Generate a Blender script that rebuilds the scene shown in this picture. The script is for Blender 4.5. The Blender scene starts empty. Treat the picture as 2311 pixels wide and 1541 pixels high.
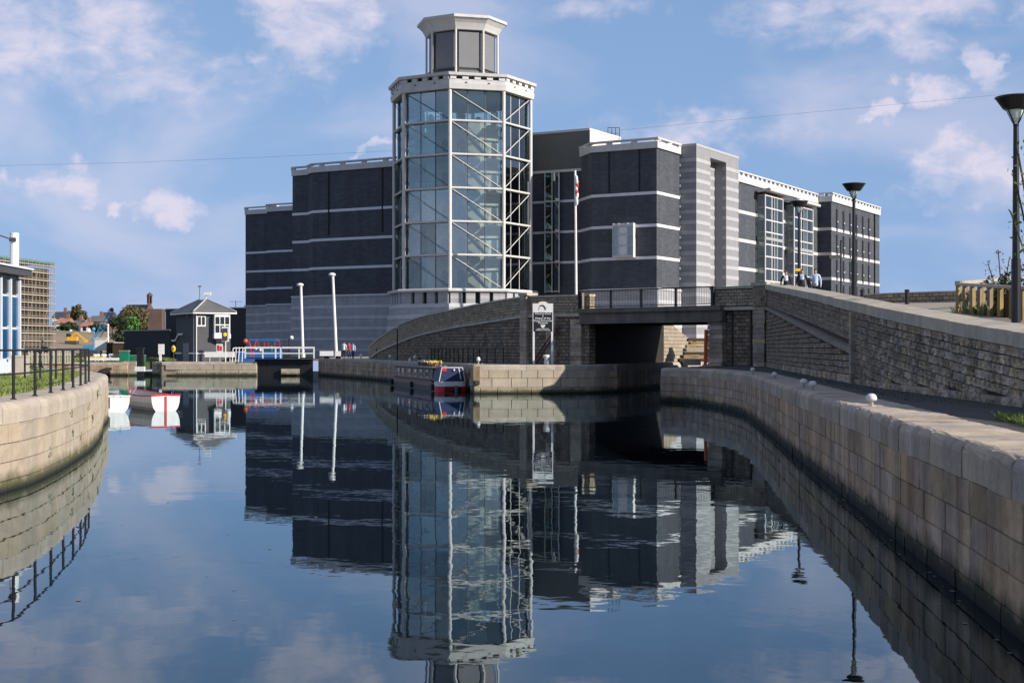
import bpy, bmesh, math, random
import numpy as np
from mathutils import Vector, Matrix
R_ = math.radians
random.seed(7); np.random.seed(7)
scene = bpy.context.scene
COL = scene.collection

# ------------------------------------------------------------------ camera
F, CX, HY, EYE = 3210.0, 1155.5, 784.0, 3.0
cam_d = bpy.data.cameras.new('camera'); cam = bpy.data.objects.new('camera', cam_d); COL.objects.link(cam)
cam.location = (0, 0, EYE); cam.rotation_euler = (R_(90), 0, 0)
cam_d.sensor_width = 36; cam_d.lens = F / 2311 * 36; cam_d.shift_y = (HY - 770.5) / 2311
cam_d.clip_start = .1; cam_d.clip_end = 9000
scene.camera = cam

# ------------------------------------------------------------------ light
SUN_AZ, SUN_EL = 117.5, 25.0          # clockwise from +Y, degrees
sun_d = bpy.data.lights.new('sun', 'SUN'); sun = bpy.data.objects.new('sun', sun_d); COL.objects.link(sun)
sun_d.energy = 5.0; sun_d.angle = R_(.53); sun_d.color = (1, .93, .84)
to_sun = Vector((math.sin(R_(SUN_AZ)) * math.cos(R_(SUN_EL)), math.cos(R_(SUN_AZ)) * math.cos(R_(SUN_EL)), math.sin(R_(SUN_EL))))
sun.rotation_euler = to_sun.to_track_quat('Z', 'Y').to_euler(); sun.location = (60, -20, 60)

world = bpy.data.worlds.new('World'); scene.world = world; world.use_nodes = True
wn, wl = world.node_tree.nodes, world.node_tree.links
wn.clear()
def wnode(t, **k):
    n = wn.new(t)
    for a, b in k.items(): setattr(n, a, b)
    return n
def wmath(op, a, b=None, c=None, clamp=False):
    n = wn.new('ShaderNodeMath'); n.operation = op; n.use_clamp = clamp
    for i, v in enumerate((a, b, c)):
        if v is None: continue
        if isinstance(v, (int, float)): n.inputs[i].default_value = v
        else: wl.new(v, n.inputs[i])
    return n.outputs[0]
sky = wnode('ShaderNodeTexSky', sky_type='NISHITA', sun_disc=False)
sky.sun_elevation = R_(SUN_EL); sky.sun_rotation = R_(SUN_AZ)
sky.air_density = 1.0; sky.dust_density = .2; sky.ozone_density = 2.5; sky.altitude = 50
tc = wnode('ShaderNodeTexCoord')
sep = wnode('ShaderNodeSeparateXYZ'); wl.new(tc.outputs['Generated'], sep.inputs[0])
az = wmath('ARCTAN2', sep.outputs['X'], sep.outputs['Y'])
el = wmath('ARCSINE', sep.outputs['Z'])
# cloud noise: soft stretched sheets + billows, laid out over azimuth / elevation
comb = wnode('ShaderNodeCombineXYZ'); wl.new(az, comb.inputs[0]); wl.new(el, comb.inputs[1])
# edges warped so that no bank keeps a plain outline
wq = wnode('ShaderNodeTexNoise', noise_dimensions='2D'); wl.new(comb.outputs[0], wq.inputs['Vector']); wq.inputs['Scale'].default_value = 22; wq.inputs['Detail'].default_value = 4; wq.inputs['Roughness'].default_value = .6
wv = wnode('ShaderNodeVectorMath', operation='MULTIPLY_ADD'); wl.new(wq.outputs['Color'], wv.inputs[0]); wv.inputs[1].default_value = (.085, .05, 0); wl.new(comb.outputs[0], wv.inputs[2])
wc = wnode('ShaderNodeVectorMath', operation='ADD'); wl.new(wv.outputs[0], wc.inputs[0]); wc.inputs[1].default_value = (-.0425, -.025, 0)
def wnoise(scale, detail, rough, dist, sx=1, sy=1.9):
    mp = wnode('ShaderNodeVectorMath', operation='MULTIPLY'); wl.new(comb.outputs[0], mp.inputs[0]); mp.inputs[1].default_value = (sx, sy, 1)
    n = wnode('ShaderNodeTexNoise', noise_dimensions='2D'); wl.new(mp.outputs[0], n.inputs['Vector'])
    n.inputs['Scale'].default_value = scale; n.inputs['Detail'].default_value = detail; n.inputs['Roughness'].default_value = rough; n.inputs['Distortion'].default_value = dist
    return n.outputs[0]
def smooth(v, lo, hi, a=0, b=1):
    n = wn.new('ShaderNodeMapRange'); n.interpolation_type = 'SMOOTHSTEP'
    wl.new(v, n.inputs[0]); n.inputs[1].default_value = lo; n.inputs[2].default_value = hi; n.inputs[3].default_value = a; n.inputs[4].default_value = b
    return n.outputs[0]
veil = smooth(wnoise(6.0, 5, .5, .3), .38, .72, 0, .5)
billow = wnoise(38, 7, .6, .3)
def bearing(x, y): return math.atan((x - CX) / F), math.atan((HY - y) / F)
bank = None
# sheets and cumulus at their bearings: (picture bearing, half width / height in degrees, weight)
for (x, y, w, h, k) in ((100, 115, 6.6, 2.3, .62), (430, 190, 5.4, 1.1, .45), (715, 50, 3.0, 2.0, .95), (140, 425, 1.7, .62, .85), (20, 435, 1.0, .5, .7),
                        (392, 473, 1.45, .6, .95), (258, 482, .85, .5, .95), (2040, 30, 7.0, 1.9, .75), (2225, 185, 1.3, .9, 1.0), (2085, 225, 1.3, .8, .85), (1972, 283, 1.05, .55, 1.0),
                        (2160, 410, 3.0, 1.15, .75), (1560, 300, 4.6, 1.1, .5), (858, 346, .8, .25, .8), (1330, 25, 3.0, .7, .40)):
    a, e = bearing(x, y)
    v = wnode('ShaderNodeVectorMath', operation='MULTIPLY_ADD'); wl.new(wc.outputs[0], v.inputs[0]); v.inputs[1].default_value = (1 / R_(w), 1 / R_(h), 0); v.inputs[2].default_value = (-a / R_(w), -e / R_(h), 0)
    dt = wnode('ShaderNodeVectorMath', operation='DOT_PRODUCT'); wl.new(v.outputs[0], dt.inputs[0]); wl.new(v.outputs[0], dt.inputs[1])
    g = wmath('MULTIPLY_ADD', dt.outputs['Value'], -k, 1.2 * k)
    bank = g if bank is None else wmath('MAXIMUM', bank, g)
bank = wmath('MAXIMUM', bank, 0)
puff = smooth(wmath('MULTIPLY_ADD', bank, .55, wmath('MULTIPLY_ADD', billow, 1.5, wmath('MULTIPLY', wnoise(17, 3, .5, .3), 1.5))), 1.22, 2.62)
total = wmath('ADD', wmath('MULTIPLY', veil, .95), wmath('MULTIPLY', puff, wmath('MINIMUM', wmath('MULTIPLY', bank, 1.7), 1)), clamp=True)
tint = wnode('ShaderNodeMix', data_type='RGBA', blend_type='MULTIPLY'); tint.inputs[0].default_value = 1
wl.new(sky.outputs[0], tint.inputs[6]); tint.inputs[7].default_value = (1.3, 1.05, .9, 1)
# pale blue haze that thickens towards the horizon
hz_ = wnode('ShaderNodeMix', data_type='RGBA'); wl.new(wmath('MULTIPLY', wmath('POWER', 2.718, wmath('MULTIPLY', wmath('ABSOLUTE', el), -1.5)), .92), hz_.inputs[0])
wl.new(tint.outputs[2], hz_.inputs[6]); hz_.inputs[7].default_value = (1.98, 3.62, 6.75, 1)
mx = wnode('ShaderNodeMix', data_type='RGBA'); wl.new(wmath('MULTIPLY', total, .85), mx.inputs[0])
wl.new(hz_.outputs[2], mx.inputs[6]); mx.inputs[7].default_value = (7.0, 6.5, 7.6, 1)
bg = wnode('ShaderNodeBackground'); wl.new(mx.outputs[2], bg.inputs[0]); bg.inputs[1].default_value = .086
wo = wnode('ShaderNodeOutputWorld'); wl.new(bg.outputs[0], wo.inputs[0])

scene.view_settings.view_transform = 'Standard'; scene.view_settings.look = 'None'
scene.view_settings.exposure = 0.4; scene.view_settings.gamma = 1; scene.view_settings.use_curve_mapping = False
scene.render.engine = 'CYCLES'
scene.cycles.max_bounces = 8; scene.cycles.transparent_max_bounces = 24; scene.cycles.glossy_bounces = 4; scene.cycles.diffuse_bounces = 3
scene.cycles.caustics_reflective = False; scene.cycles.caustics_refractive = False
scene.cycles.use_denoising = True
world.cycles.sampling_method = 'MANUAL'; world.cycles.sample_map_resolution = 512

# ------------------------------------------------------------------ helpers
def P(x, y, Y): return Vector(((x - CX) / F * Y, Y, EYE + (HY - y) / F * Y))
def G(x, y, z=0.0):
    Y = F * (EYE - z) / (y - HY); return Vector(((x - CX) / F * Y, Y, z))
def Xa(x, Y): return (x - CX) / F * Y
def Za(y, Y): return EYE + (HY - y) / F * Y
UU = Vector((-.866, .5, 0)); VV = Vector((.5, .866, 0))

MATS = {}
def mk(name, col, rough=.8, var=.18, scale=.8, bump=0.0, bscale=12, metal=0.0, rand=0.0, spec=.4, alt=None, altk=.5, stain=None, emit=0, dirt=0.0, courses=None):
    """procedural surface: large tone patches, fine grain, per-object tone, optional second colour and wet line near the water"""
    m = bpy.data.materials.new(name); m.use_nodes = True; MATS[name] = m
    n, l = m.node_tree.nodes, m.node_tree.links
    b = n['Principled BSDF']; b.inputs['Roughness'].default_value = rough; b.inputs['Metallic'].default_value = metal
    b.inputs['Specular IOR Level'].default_value = spec
    geo = n.new('ShaderNodeNewGeometry')
    def noise(s, d=4, r=.6, stretch=None):
        t = n.new('ShaderNodeTexNoise'); t.inputs['Scale'].default_value = s; t.inputs['Detail'].default_value = d; t.inputs['Roughness'].default_value = r
        src = geo.outputs['Position']
        if stretch:
            mp = n.new('ShaderNodeMapping'); mp.inputs['Scale'].default_value = stretch; l.new(src, mp.inputs[0]); src = mp.outputs[0]
        l.new(src, t.inputs['Vector']); return t.outputs[0]
    def mr(v, a, b_, c, d):
        t = n.new('ShaderNodeMapRange'); l.new(v, t.inputs[0])
        for i, x in enumerate((a, b_, c, d)): t.inputs[i + 1].default_value = x
        return t.outputs[0]
    def mth(op, a, b_):
        t = n.new('ShaderNodeMath'); t.operation = op
        for i, v in enumerate((a, b_)):
            if isinstance(v, (int, float)): t.inputs[i].default_value = v
            else: l.new(v, t.inputs[i])
        return t.outputs[0]
    def mixc(f, a, b_, bt='MIX'):
        t = n.new('ShaderNodeMix'); t.data_type = 'RGBA'; t.blend_type = bt
        if isinstance(f, (int, float)): t.inputs[0].default_value = f
        else: l.new(f, t.inputs[0])
        for i, v in ((6, a), (7, b_)):
            if isinstance(v, tuple): t.inputs[i].default_value = (*v[:3], 1)
            else: l.new(v, t.inputs[i])
        return t.outputs[2]
    c = col
    if alt is not None:
        c = mixc(mr(noise(scale * .7, 5), .5 - altk * .25, .5 + altk * .25, 0, 1), col, alt)
    val = mr(noise(scale), .3, .7, 1 - var, 1 + var)
    if bump or dirt: val = mth('MULTIPLY', val, mr(noise(scale * 9, 4, .7), .3, .7, 1 - var * .7, 1 + var * .7))
    if dirt: val = mth('MULTIPLY', val, mr(noise(scale, 3, .6, (1.6, 1.6, .12)), .35, .65, 1 - dirt, 1 + dirt * .4))
    if rand:
        oi = n.new('ShaderNodeObjectInfo'); val = mth('MULTIPLY', val, mr(oi.outputs['Random'], 0, 1, 1 - rand, 1 + rand))
    if courses:                                   # bonded blocks along the museum's two wall directions
        dt = n.new('ShaderNodeVectorMath'); dt.operation = 'DOT_PRODUCT'; l.new(geo.outputs['Position'], dt.inputs[0]); dt.inputs[1].default_value = (-.366, 1.366, 0)
        sp0 = n.new('ShaderNodeSeparateXYZ'); l.new(geo.outputs['Position'], sp0.inputs[0]); cv = n.new('ShaderNodeCombineXYZ'); l.new(dt.outputs['Value'], cv.inputs[0]); l.new(sp0.outputs['Z'], cv.inputs[1])
        bk = n.new('ShaderNodeTexBrick'); l.new(cv.outputs[0], bk.inputs['Vector']); bk.inputs['Scale'].default_value = 1; bk.inputs['Brick Width'].default_value = courses[0]; bk.inputs['Row Height'].default_value = courses[1]; bk.inputs['Mortar Size'].default_value = .02
        for nm, v in (('Color1', 1 - courses[2]), ('Color2', 1 + courses[2]), ('Mortar', 1 + courses[3])): bk.inputs[nm].default_value = (v, v, v, 1)
        sc_ = n.new('ShaderNodeSeparateColor'); l.new(bk.outputs[0], sc_.inputs[0]); val = mth('MULTIPLY', val, sc_.outputs[0])
    g = n.new('ShaderNodeCombineColor'); [l.new(val, g.inputs[i]) for i in range(3)]
    c = mixc(1.0, c, g.outputs[0], 'MULTIPLY')
    if rand:
        hs = n.new('ShaderNodeHueSaturation'); l.new(c, hs.inputs['Color'])
        wn_ = n.new('ShaderNodeTexWhiteNoise'); wn_.noise_dimensions = '1D'; l.new(oi.outputs['Random'], wn_.inputs['W'])
        l.new(mr(wn_.outputs[0], 0, 1, 1 - rand * .12, 1 + rand * .12 ), hs.inputs['Hue'])
        hs.inputs['Hue'].default_value = .5; l.new(mr(wn_.outputs[0], 0, 1, .5 - rand * .05, .5 + rand * .03), hs.inputs['Hue'])
        l.new(mr(wn_.outputs[0], 0, 1, 1 - rand, 1 + rand), hs.inputs['Saturation']); c = hs.outputs[0]
    if stain is not None:
        sp = n.new('ShaderNodeSeparateXYZ'); l.new(geo.outputs['Position'], sp.inputs[0])
        zz = mth('ADD', sp.outputs['Z'], mth('MULTIPLY', mth('SUBTRACT', noise(1.7, 6, .65), .5), .55))
        c = mixc(mr(zz, .16, .42, 1, 0), c, stain); c = mixc(mr(sp.outputs['Z'], .03, .16, .95, 0), c, (.008, .008, .006))
    l.new(c, b.inputs['Base Color']) if not isinstance(c, tuple) else None
    if bump:
        bp = n.new('ShaderNodeBump'); bp.inputs['Strength'].default_value = 1; bp.inputs['Distance'].default_value = bump
        l.new(noise(bscale, 5, .65), bp.inputs['Height']); l.new(bp.outputs[0], b.inputs['Normal'])
    if emit:
        b.inputs['Emission Color'].default_value = (*col, 1); b.inputs['Emission Strength'].default_value = emit
    return m
def mk_brick(name, c1, c2, mortar, bw, bh, gap=.02, bump=.03, var=.25):
    """coursed stone over a wall's own length / height coordinates (UV in metres)"""
    m = bpy.data.materials.new(name); m.use_nodes = True
    n, l = m.node_tree.nodes, m.node_tree.links; b = n['Principled BSDF']; b.inputs['Roughness'].default_value = .9; b.inputs['Specular IOR Level'].default_value = .2
    uv = n.new('ShaderNodeUVMap'); geo = n.new('ShaderNodeNewGeometry')
    wob = n.new('ShaderNodeTexNoise'); wob.inputs['Scale'].default_value = 3; l.new(geo.outputs['Position'], wob.inputs['Vector'])
    va = n.new('ShaderNodeVectorMath'); va.operation = 'MULTIPLY_ADD'; l.new(wob.outputs['Color'], va.inputs[0]); va.inputs[1].default_value = (.06, .05, 0); l.new(uv.outputs[0], va.inputs[2])
    br = n.new('ShaderNodeTexBrick'); l.new(va.outputs[0], br.inputs['Vector'])
    br.inputs['Scale'].default_value = 1; br.inputs['Brick Width'].default_value = bw; br.inputs['Row Height'].default_value = bh
    br.inputs['Mortar Size'].default_value = gap; br.inputs['Mortar Smooth'].default_value = .5; br.inputs['Bias'].default_value = 0
    br.inputs['Color1'].default_value = (*c1, 1); br.inputs['Color2'].default_value = (*c2, 1); br.inputs['Mortar'].default_value = (*mortar, 1)
    nt = n.new('ShaderNodeTexNoise'); nt.inputs['Scale'].default_value = 2.2; nt.inputs['Detail'].default_value = 6; nt.inputs['Roughness'].default_value = .75; l.new(geo.outputs['Position'], nt.inputs['Vector'])
    mr = n.new('ShaderNodeMapRange'); l.new(nt.outputs[0], mr.inputs[0]); mr.inputs[1].default_value = .3; mr.inputs[2].default_value = .7; mr.inputs[3].default_value = 1 - var * 1.6; mr.inputs[4].default_value = 1 + var * 1.6
    g = n.new('ShaderNodeCombineColor'); [l.new(mr.outputs[0], g.inputs[i]) for i in range(3)]
    mm = n.new('ShaderNodeMix'); mm.data_type = 'RGBA'; mm.blend_type = 'MULTIPLY'; mm.inputs[0].default_value = 1; l.new(br.outputs[0], mm.inputs[6]); l.new(g.outputs[0], mm.inputs[7])
    l.new(mm.outputs[2], b.inputs['Base Color'])
    hh = n.new('ShaderNodeMath'); hh.operation = 'MULTIPLY_ADD'; l.new(br.outputs['Fac'], hh.inputs[0]); hh.inputs[1].default_value = -1.0; l.new(nt.outputs[0], hh.inputs[2])
    bp = n.new('ShaderNodeBump'); bp.inputs['Distance'].default_value = bump; l.new(hh.outputs[0], bp.inputs['Height']); l.new(bp.outputs[0], b.inputs['Normal'])
    MATS[name] = m; return m
def mk_glass(name, tint, refl=.06, rough=0.0):
    """thin window glass: tinted see-through sheet with a Fresnel mirror over it"""
    m = bpy.data.materials.new(name); m.use_nodes = True
    n, l = m.node_tree.nodes, m.node_tree.links; n.clear()
    o = n.new('ShaderNodeOutputMaterial'); mi = n.new('ShaderNodeMixShader'); t = n.new('ShaderNodeBsdfTransparent'); g = n.new('ShaderNodeBsdfGlossy')
    t.inputs[0].default_value = (*tint, 1); g.inputs['Roughness'].default_value = rough; g.inputs[0].default_value = (.95, 1, 1, 1)
    fr = n.new('ShaderNodeFresnel'); fr.inputs[0].default_value = 1.5
    a = n.new('ShaderNodeMath'); a.operation = 'ADD'; a.use_clamp = True; oi = n.new('ShaderNodeObjectInfo'); rm = n.new('ShaderNodeMapRange'); l.new(oi.outputs['Random'], rm.inputs[0]); rm.inputs[3].default_value = refl * .3; rm.inputs[4].default_value = refl * 2.2; l.new(rm.outputs[0], a.inputs[1]); l.new(fr.outputs[0], a.inputs[0])
    l.new(a.outputs[0], mi.inputs[0]); l.new(t.outputs[0], mi.inputs[1]); l.new(g.outputs[0], mi.inputs[2]); l.new(mi.outputs[0], o.inputs[0])
    MATS[name] = m; return m

ORG = {}
class MB:
    def __init__(s): s.v = []; s.f = []; s.m = []; s.uv = []; s.cur = 0; s.useuv = False
    def add(s, vs, fs, uvs=None):
        k = len(s.v); s.v += [Vector(p) for p in vs]
        for i, f in enumerate(fs):
            s.f.append([k + j for j in f]); s.m.append(s.cur)
            if uvs is not None: s.uv.append(uvs[i]); s.useuv = True
            else: s.uv.append([(0, 0)] * len(f))
        return s
    def box(s, c, size, rz=0, M=None):
        c = Vector(c); hx, hy, hz = size[0] / 2, size[1] / 2, size[2] / 2
        M = M or Matrix.Rotation(rz, 3, 'Z')
        vs = [c + M @ Vector((x * hx, y * hy, z * hz)) for z in (-1, 1) for x, y in ((-1, -1), (1, -1), (1, 1), (-1, 1))]
        return s.add(vs, [(0, 3, 2, 1), (4, 5, 6, 7), (0, 1, 5, 4), (1, 2, 6, 5), (2, 3, 7, 6), (3, 0, 4, 7)])
    def beam(s, a, b, w, h, up=(0, 0, 1)):
        a, b = Vector(a), Vector(b); d = b - a; L = d.length; d.normalize(); u = Vector(up)
        if abs(d.dot(u)) > .99: u = Vector((0, 1, 0))
        r = d.cross(u).normalized(); u = r.cross(d)
        M = Matrix((d, r, u)).transposed()
        return s.box((a + b) / 2, (L, w, h), M=M)
    def prism(s, poly, z0, z1, top=None):
        n = len(poly); A = sum(poly[i][0] * poly[(i + 1) % n][1] - poly[(i + 1) % n][0] * poly[i][1] for i in range(n))
        if A < 0: poly = poly[::-1]; top = top[::-1] if top else None
        t = top or poly
        vs = [(p[0], p[1], z0) for p in poly] + [(p[0], p[1], z1) for p in t]
        return s.add(vs, [tuple(range(n - 1, -1, -1)), tuple(range(n, 2 * n))] + [(i, (i + 1) % n, n + (i + 1) % n, n + i) for i in range(n)])
    def tube(s, a, b, r, r2=None, n=8, caps=True):
        a, b = Vector(a), Vector(b); r2 = r if r2 is None else r2; d = (b - a).normalized()
        u = Vector((0, 0, 1)) if abs(d.z) < .9 else Vector((1, 0, 0))
        x = d.cross(u).normalized(); y = d.cross(x)
        ring = lambda c, q: [c + (x * math.cos(2 * math.pi * i / n) + y * math.sin(2 * math.pi * i / n)) * q for i in range(n)]
        fs = [(i, n + i, n + (i + 1) % n, (i + 1) % n) for i in range(n)]
        if caps: fs += [tuple(range(n)), tuple(range(2 * n - 1, n - 1, -1))]
        return s.add(ring(a, r) + ring(b, r2), fs)
    def path(s, pts, r, n=6):
        for a, b in zip(pts[:-1], pts[1:]): s.tube(a, b, r, n=n)
        return s
    def lathe(s, c, prof, n=16, rot=0):
        c = Vector(c); k = len(prof)
        vs = [c + Vector((r * math.cos(2 * math.pi * i / n + rot), r * math.sin(2 * math.pi * i / n + rot), z)) for r, z in prof for i in range(n)]
        fs = [(j * n + i, j * n + (i + 1) % n, (j + 1) * n + (i + 1) % n, (j + 1) * n + i) for j in range(k - 1) for i in range(n)]
        fs += [tuple(range(n - 1, -1, -1)), tuple(range((k - 1) * n, k * n))]
        return s.add(vs, fs)
    def ball(s, c, r, n=10, sq=(1, 1, 1)):
        c = Vector(c); prof = [(max(.02, math.sin(math.pi * j / 6)), -math.cos(math.pi * j / 6)) for j in range(7)]
        k = len(s.v); s.lathe((0, 0, 0), prof, n)
        for i in range(k, len(s.v)): p = s.v[i]; s.v[i] = c + Vector((p.x * r * sq[0], p.y * r * sq[1], p.z * r * sq[2]))
        return s
    def build(s, name, mat, parent=None, smooth=False, local=False):
        me = bpy.data.meshes.new(name); o0 = ORG.get(parent.name, Vector()) if (parent is not None and not local) else Vector()
        me.from_pydata([tuple(p - o0) for p in s.v], [], s.f)
        for m in (mat if isinstance(mat, (list, tuple)) else [mat]): me.materials.append(MATS[m] if isinstance(m, str) else m)
        if any(s.m): me.polygons.foreach_set('material_index', s.m)
        if s.useuv:
            uvl = me.uv_layers.new(name='UVMap'); flat = [c for f in s.uv for q in f for c in q]; uvl.data.foreach_set('uv', flat)
        if smooth: me.polygons.foreach_set('use_smooth', [True] * len(me.polygons))
        me.update()
        o = bpy.data.objects.new(name, me); COL.objects.link(o)
        if parent is not None: o.parent = parent; ORG[o.name] = o0
        else: ORG[o.name] = Vector()
        return o
def tag(o, label=None, cat=None, group=None, kind=None):
    if label: o['label'] = label
    if cat: o['category'] = cat
    if group: o['group'] = group
    if kind: o['kind'] = kind
    return o
def thing(name, label, cat, loc=(0, 0, 0), group=None, rz=0):
    o = bpy.data.objects.new(name, None); COL.objects.link(o); o.location = loc; o.rotation_euler.z = rz; o.empty_display_size = .3
    ORG[o.name] = Vector(loc); return tag(o, label, cat, group)
def copy_tree(o, parent=None):
    c = o.copy(); COL.objects.link(c)
    if parent is not None: c.parent = parent
    ORG[c.name] = ORG.get(o.name, Vector())
    for ch in list(o.children): copy_tree(ch, c)
    return c
def inst(me, M, name, parent):
    o = bpy.data.objects.new(name, me); COL.objects.link(o); o.parent = parent
    o.matrix_basis = Matrix.Translation(-ORG[parent.name]) @ M; ORG[o.name] = ORG[parent.name]; return o

class Path:
    """a polyline in plan; smooth adds a Catmull-Rom pass. at(s, off, z) walks it, off to the left of travel"""
    def __init__(s, pts, smooth=0):
        p = [Vector((q[0], q[1])) for q in pts]
        if smooth:
            o = []
            for i in range(len(p) - 1):
                a, b, c, d = p[max(i - 1, 0)], p[i], p[i + 1], p[min(i + 2, len(p) - 1)]
                for k in range(smooth):
                    t = k / smooth; o.append(.5 * ((2 * b) + (c - a) * t + (2 * a - 5 * b + 4 * c - d) * t * t + (3 * b - a - 3 * c + d) * t ** 3))
            p = o + [p[-1]]
        s.p = p; s.c = [0]
        for a, b in zip(p[:-1], p[1:]): s.c.append(s.c[-1] + (b - a).length)
        s.L = s.c[-1]
        s.n = []
        for i in range(len(p)):
            d = (p[min(i + 1, len(p) - 1)] - p[max(i - 1, 0)]).normalized(); s.n.append(Vector((-d.y, d.x)))
    def loc(s, q):
        q = min(max(q, 0), s.L - 1e-6)
        import bisect
        i = max(0, min(bisect.bisect_right(s.c, q) - 1, len(s.p) - 2)); t = (q - s.c[i]) / (s.c[i + 1] - s.c[i])
        return i, t
    def at(s, q, off=0, z=0):
        i, t = s.loc(q); p = s.p[i].lerp(s.p[i + 1], t); n = s.n[i].lerp(s.n[i + 1], t).normalized()
        return Vector((p.x + n.x * off, p.y + n.y * off, z))
    def nrm(s, q):
        i, t = s.loc(q); n = s.n[i].lerp(s.n[i + 1], t).normalized(); return Vector((n.x, n.y, 0))
def offset_poly(pts, d):
    p = [Vector((q[0], q[1])) for q in pts]; out = []
    for i in range(len(p)):
        ns = []
        if i > 0: e = (p[i] - p[i - 1]).normalized(); ns.append(Vector((-e.y, e.x)))
        if i < len(p) - 1: e = (p[i + 1] - p[i]).normalized(); ns.append(Vector((-e.y, e.x)))
        n = sum(ns, Vector((0, 0))).normalized(); k = 1 / max(.4, n.dot(ns[0])); out.append(p[i] + n * d * k)
    return out
def slab(mb, pts, d0, d1, z0, z1):
    """a course following an open facade line, from offset d0 to d1 (left of travel positive)"""
    a, b = offset_poly(pts, d0), offset_poly(pts, d1); n = len(pts)
    vs = [(*q, z) for z in (z0, z1) for q in a] + [(*q, z) for z in (z0, z1) for q in b]
    A0, A1, B0, B1 = 0, n, 2 * n, 3 * n; fs = []
    for i in range(n - 1):
        fs += [(B0 + i, B0 + i + 1, B1 + i + 1, B1 + i), (A0 + i + 1, A0 + i, A1 + i, A1 + i + 1), (A1 + i, B1 + i, B1 + i + 1, A1 + i + 1), (A0 + i, A0 + i + 1, B0 + i + 1, B0 + i)]
    fs += [(A0, B0, B1, A1), (A0 + n - 1, A1 + n - 1, B1 + n - 1, B0 + n - 1)]
    return mb.add(vs, fs)
def wall_strip(mb, path, s0, s1, off, zb, zt, step=1.0, back=.5, uvslope=False):
    """solid wall along a path: face at off, body back behind it; zb, zt are functions of s; UV in metres"""
    k = max(1, int((s1 - s0) / step)); ss = [s0 + (s1 - s0) * i / k for i in range(k + 1)]
    for a, b in zip(ss[:-1], ss[1:]):
        q = [path.at(a, off, zb(a)), path.at(b, off, zb(b)), path.at(b, off, zt(b)), path.at(a, off, zt(a))]
        r = [path.at(a, off - back, zb(a)), path.at(b, off - back, zb(b)), path.at(b, off - back, zt(b)), path.at(a, off - back, zt(a))]
        ua, ub = (zt(a), zt(b)) if uvslope else (0, 0)
        w = [(a, zb(a) - ua), (b, zb(b) - ub), (b, zt(b) - ub), (a, zt(a) - ua)]
        mb.add(q + r, [(0, 1, 2, 3), (5, 4, 7, 6), (3, 2, 6, 7)], [w, w, [w[3], w[2], (b, .3), (a, .3)]])
    for e, fl in ((s0, 0), (s1, 1)):
        q = [path.at(e, off, zb(e)), path.at(e, off - back, zb(e)), path.at(e, off - back, zt(e)), path.at(e, off, zt(e))]
        w = [(0, zb(e)), (back, zb(e)), (back, zt(e)), (0, zt(e))]
        mb.add(q, [(0, 1, 2, 3)], [w])
    return mb

# --- stones: a few shared rock faces, placed by matrix
def stone_mesh(name, mat, seed, rough=.25, n=3, chamfer=.08):
    """unit stone: x length, z height, front towards -y (y from 0 to 1 deep)"""
    rg = random.Random(seed); vs = []; g = [0, chamfer] + [chamfer + (1 - 2 * chamfer) * i / (n) for i in range(1, n)] + [1 - chamfer, 1]; k = len(g)
    for j in range(k):
        for i in range(k):
            edge = i in (0, k - 1) or j in (0, k - 1)
            vs.append((g[i] - .5, (.28 if edge else 0) - (0 if edge else rg.uniform(0, rough)), g[j] - .5))
    fs = [(j * k + i, j * k + i + 1, (j + 1) * k + i + 1, (j + 1) * k + i) for j in range(k - 1) for i in range(k - 1)]
    b = len(vs); vs += [(-.5, 1, -.5), (.5, 1, -.5), (.5, 1, .5), (-.5, 1, .5)]
    bot = [i for i in range(k)]; top = [(k - 1) * k + i for i in range(k)]; lf = [j * k for j in range(k)]; rt = [j * k + k - 1 for j in range(k)]
    fs += [tuple(bot[::-1] + [b, b + 1]), tuple(top + [b + 2, b + 3]), tuple(lf + [b + 3, b]), tuple(rt[::-1] + [b + 1, b + 2])]
    me = bpy.data.meshes.new(name); me.from_pydata(vs, [], fs); me.materials.append(MATS[mat]); me.update(); return me
def place_stones(items, meshes, parent, name, massname, mat, cap=300):
    """items: (matrix, size weight). the largest-looking become parts, the rest one mass"""
    def score(it):
        p = it[0].translation; d = (p - Vector((0, 0, EYE))).length; x = abs(p.x) / max(p.y, .1)
        return it[1] / d ** 2 * (1 if (p.y > 1 and x < .375) else .0001)
    items = sorted(items, key=lambda t: -score(t)); rg = random.Random(3)
    for M, w in items[:cap]: inst(rg.choice(meshes), M, name, parent)
    rest = items[cap:]
    if rest:
        V = []; Fc = []; k = 0
        base = [(np.array([v.co[:] for v in m.vertices]), [tuple(p.vertices) for p in m.polygons]) for m in meshes]
        o0 = np.array(ORG[parent.name])
        for M, w in rest:
            bv, bf = rg.choice(base); A = np.array(M)
            V.append(bv @ A[:3, :3].T + A[:3, 3] - o0); Fc += [tuple(i + k for i in f) for f in bf]; k += len(bv)
        me = bpy.data.meshes.new(massname); me.from_pydata(np.concatenate(V).tolist(), [], Fc); me.materials.append(MATS[mat]); me.update()
        o = bpy.data.objects.new(massname, me); COL.objects.link(o); o.parent = parent; tag(o, kind='stuff')
def stone_matrix(p, tangent, normal, L, H, D, roll=0):
    """p = centre of the face; tangent may slope; normal points out of the wall"""
    t = tangent.normalized(); y = -normal.normalized(); z = t.cross(y) * 1.0
    if z.z < 0: z = -z; t = -t
    y = z.cross(t).normalized()
    M = Matrix.Identity(4)
    for i, (a, k) in enumerate(((t, L), (y, D), (z, H))):
        for r in range(3): M[r][i] = a[r] * k
    M.translation = p; return M
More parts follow.
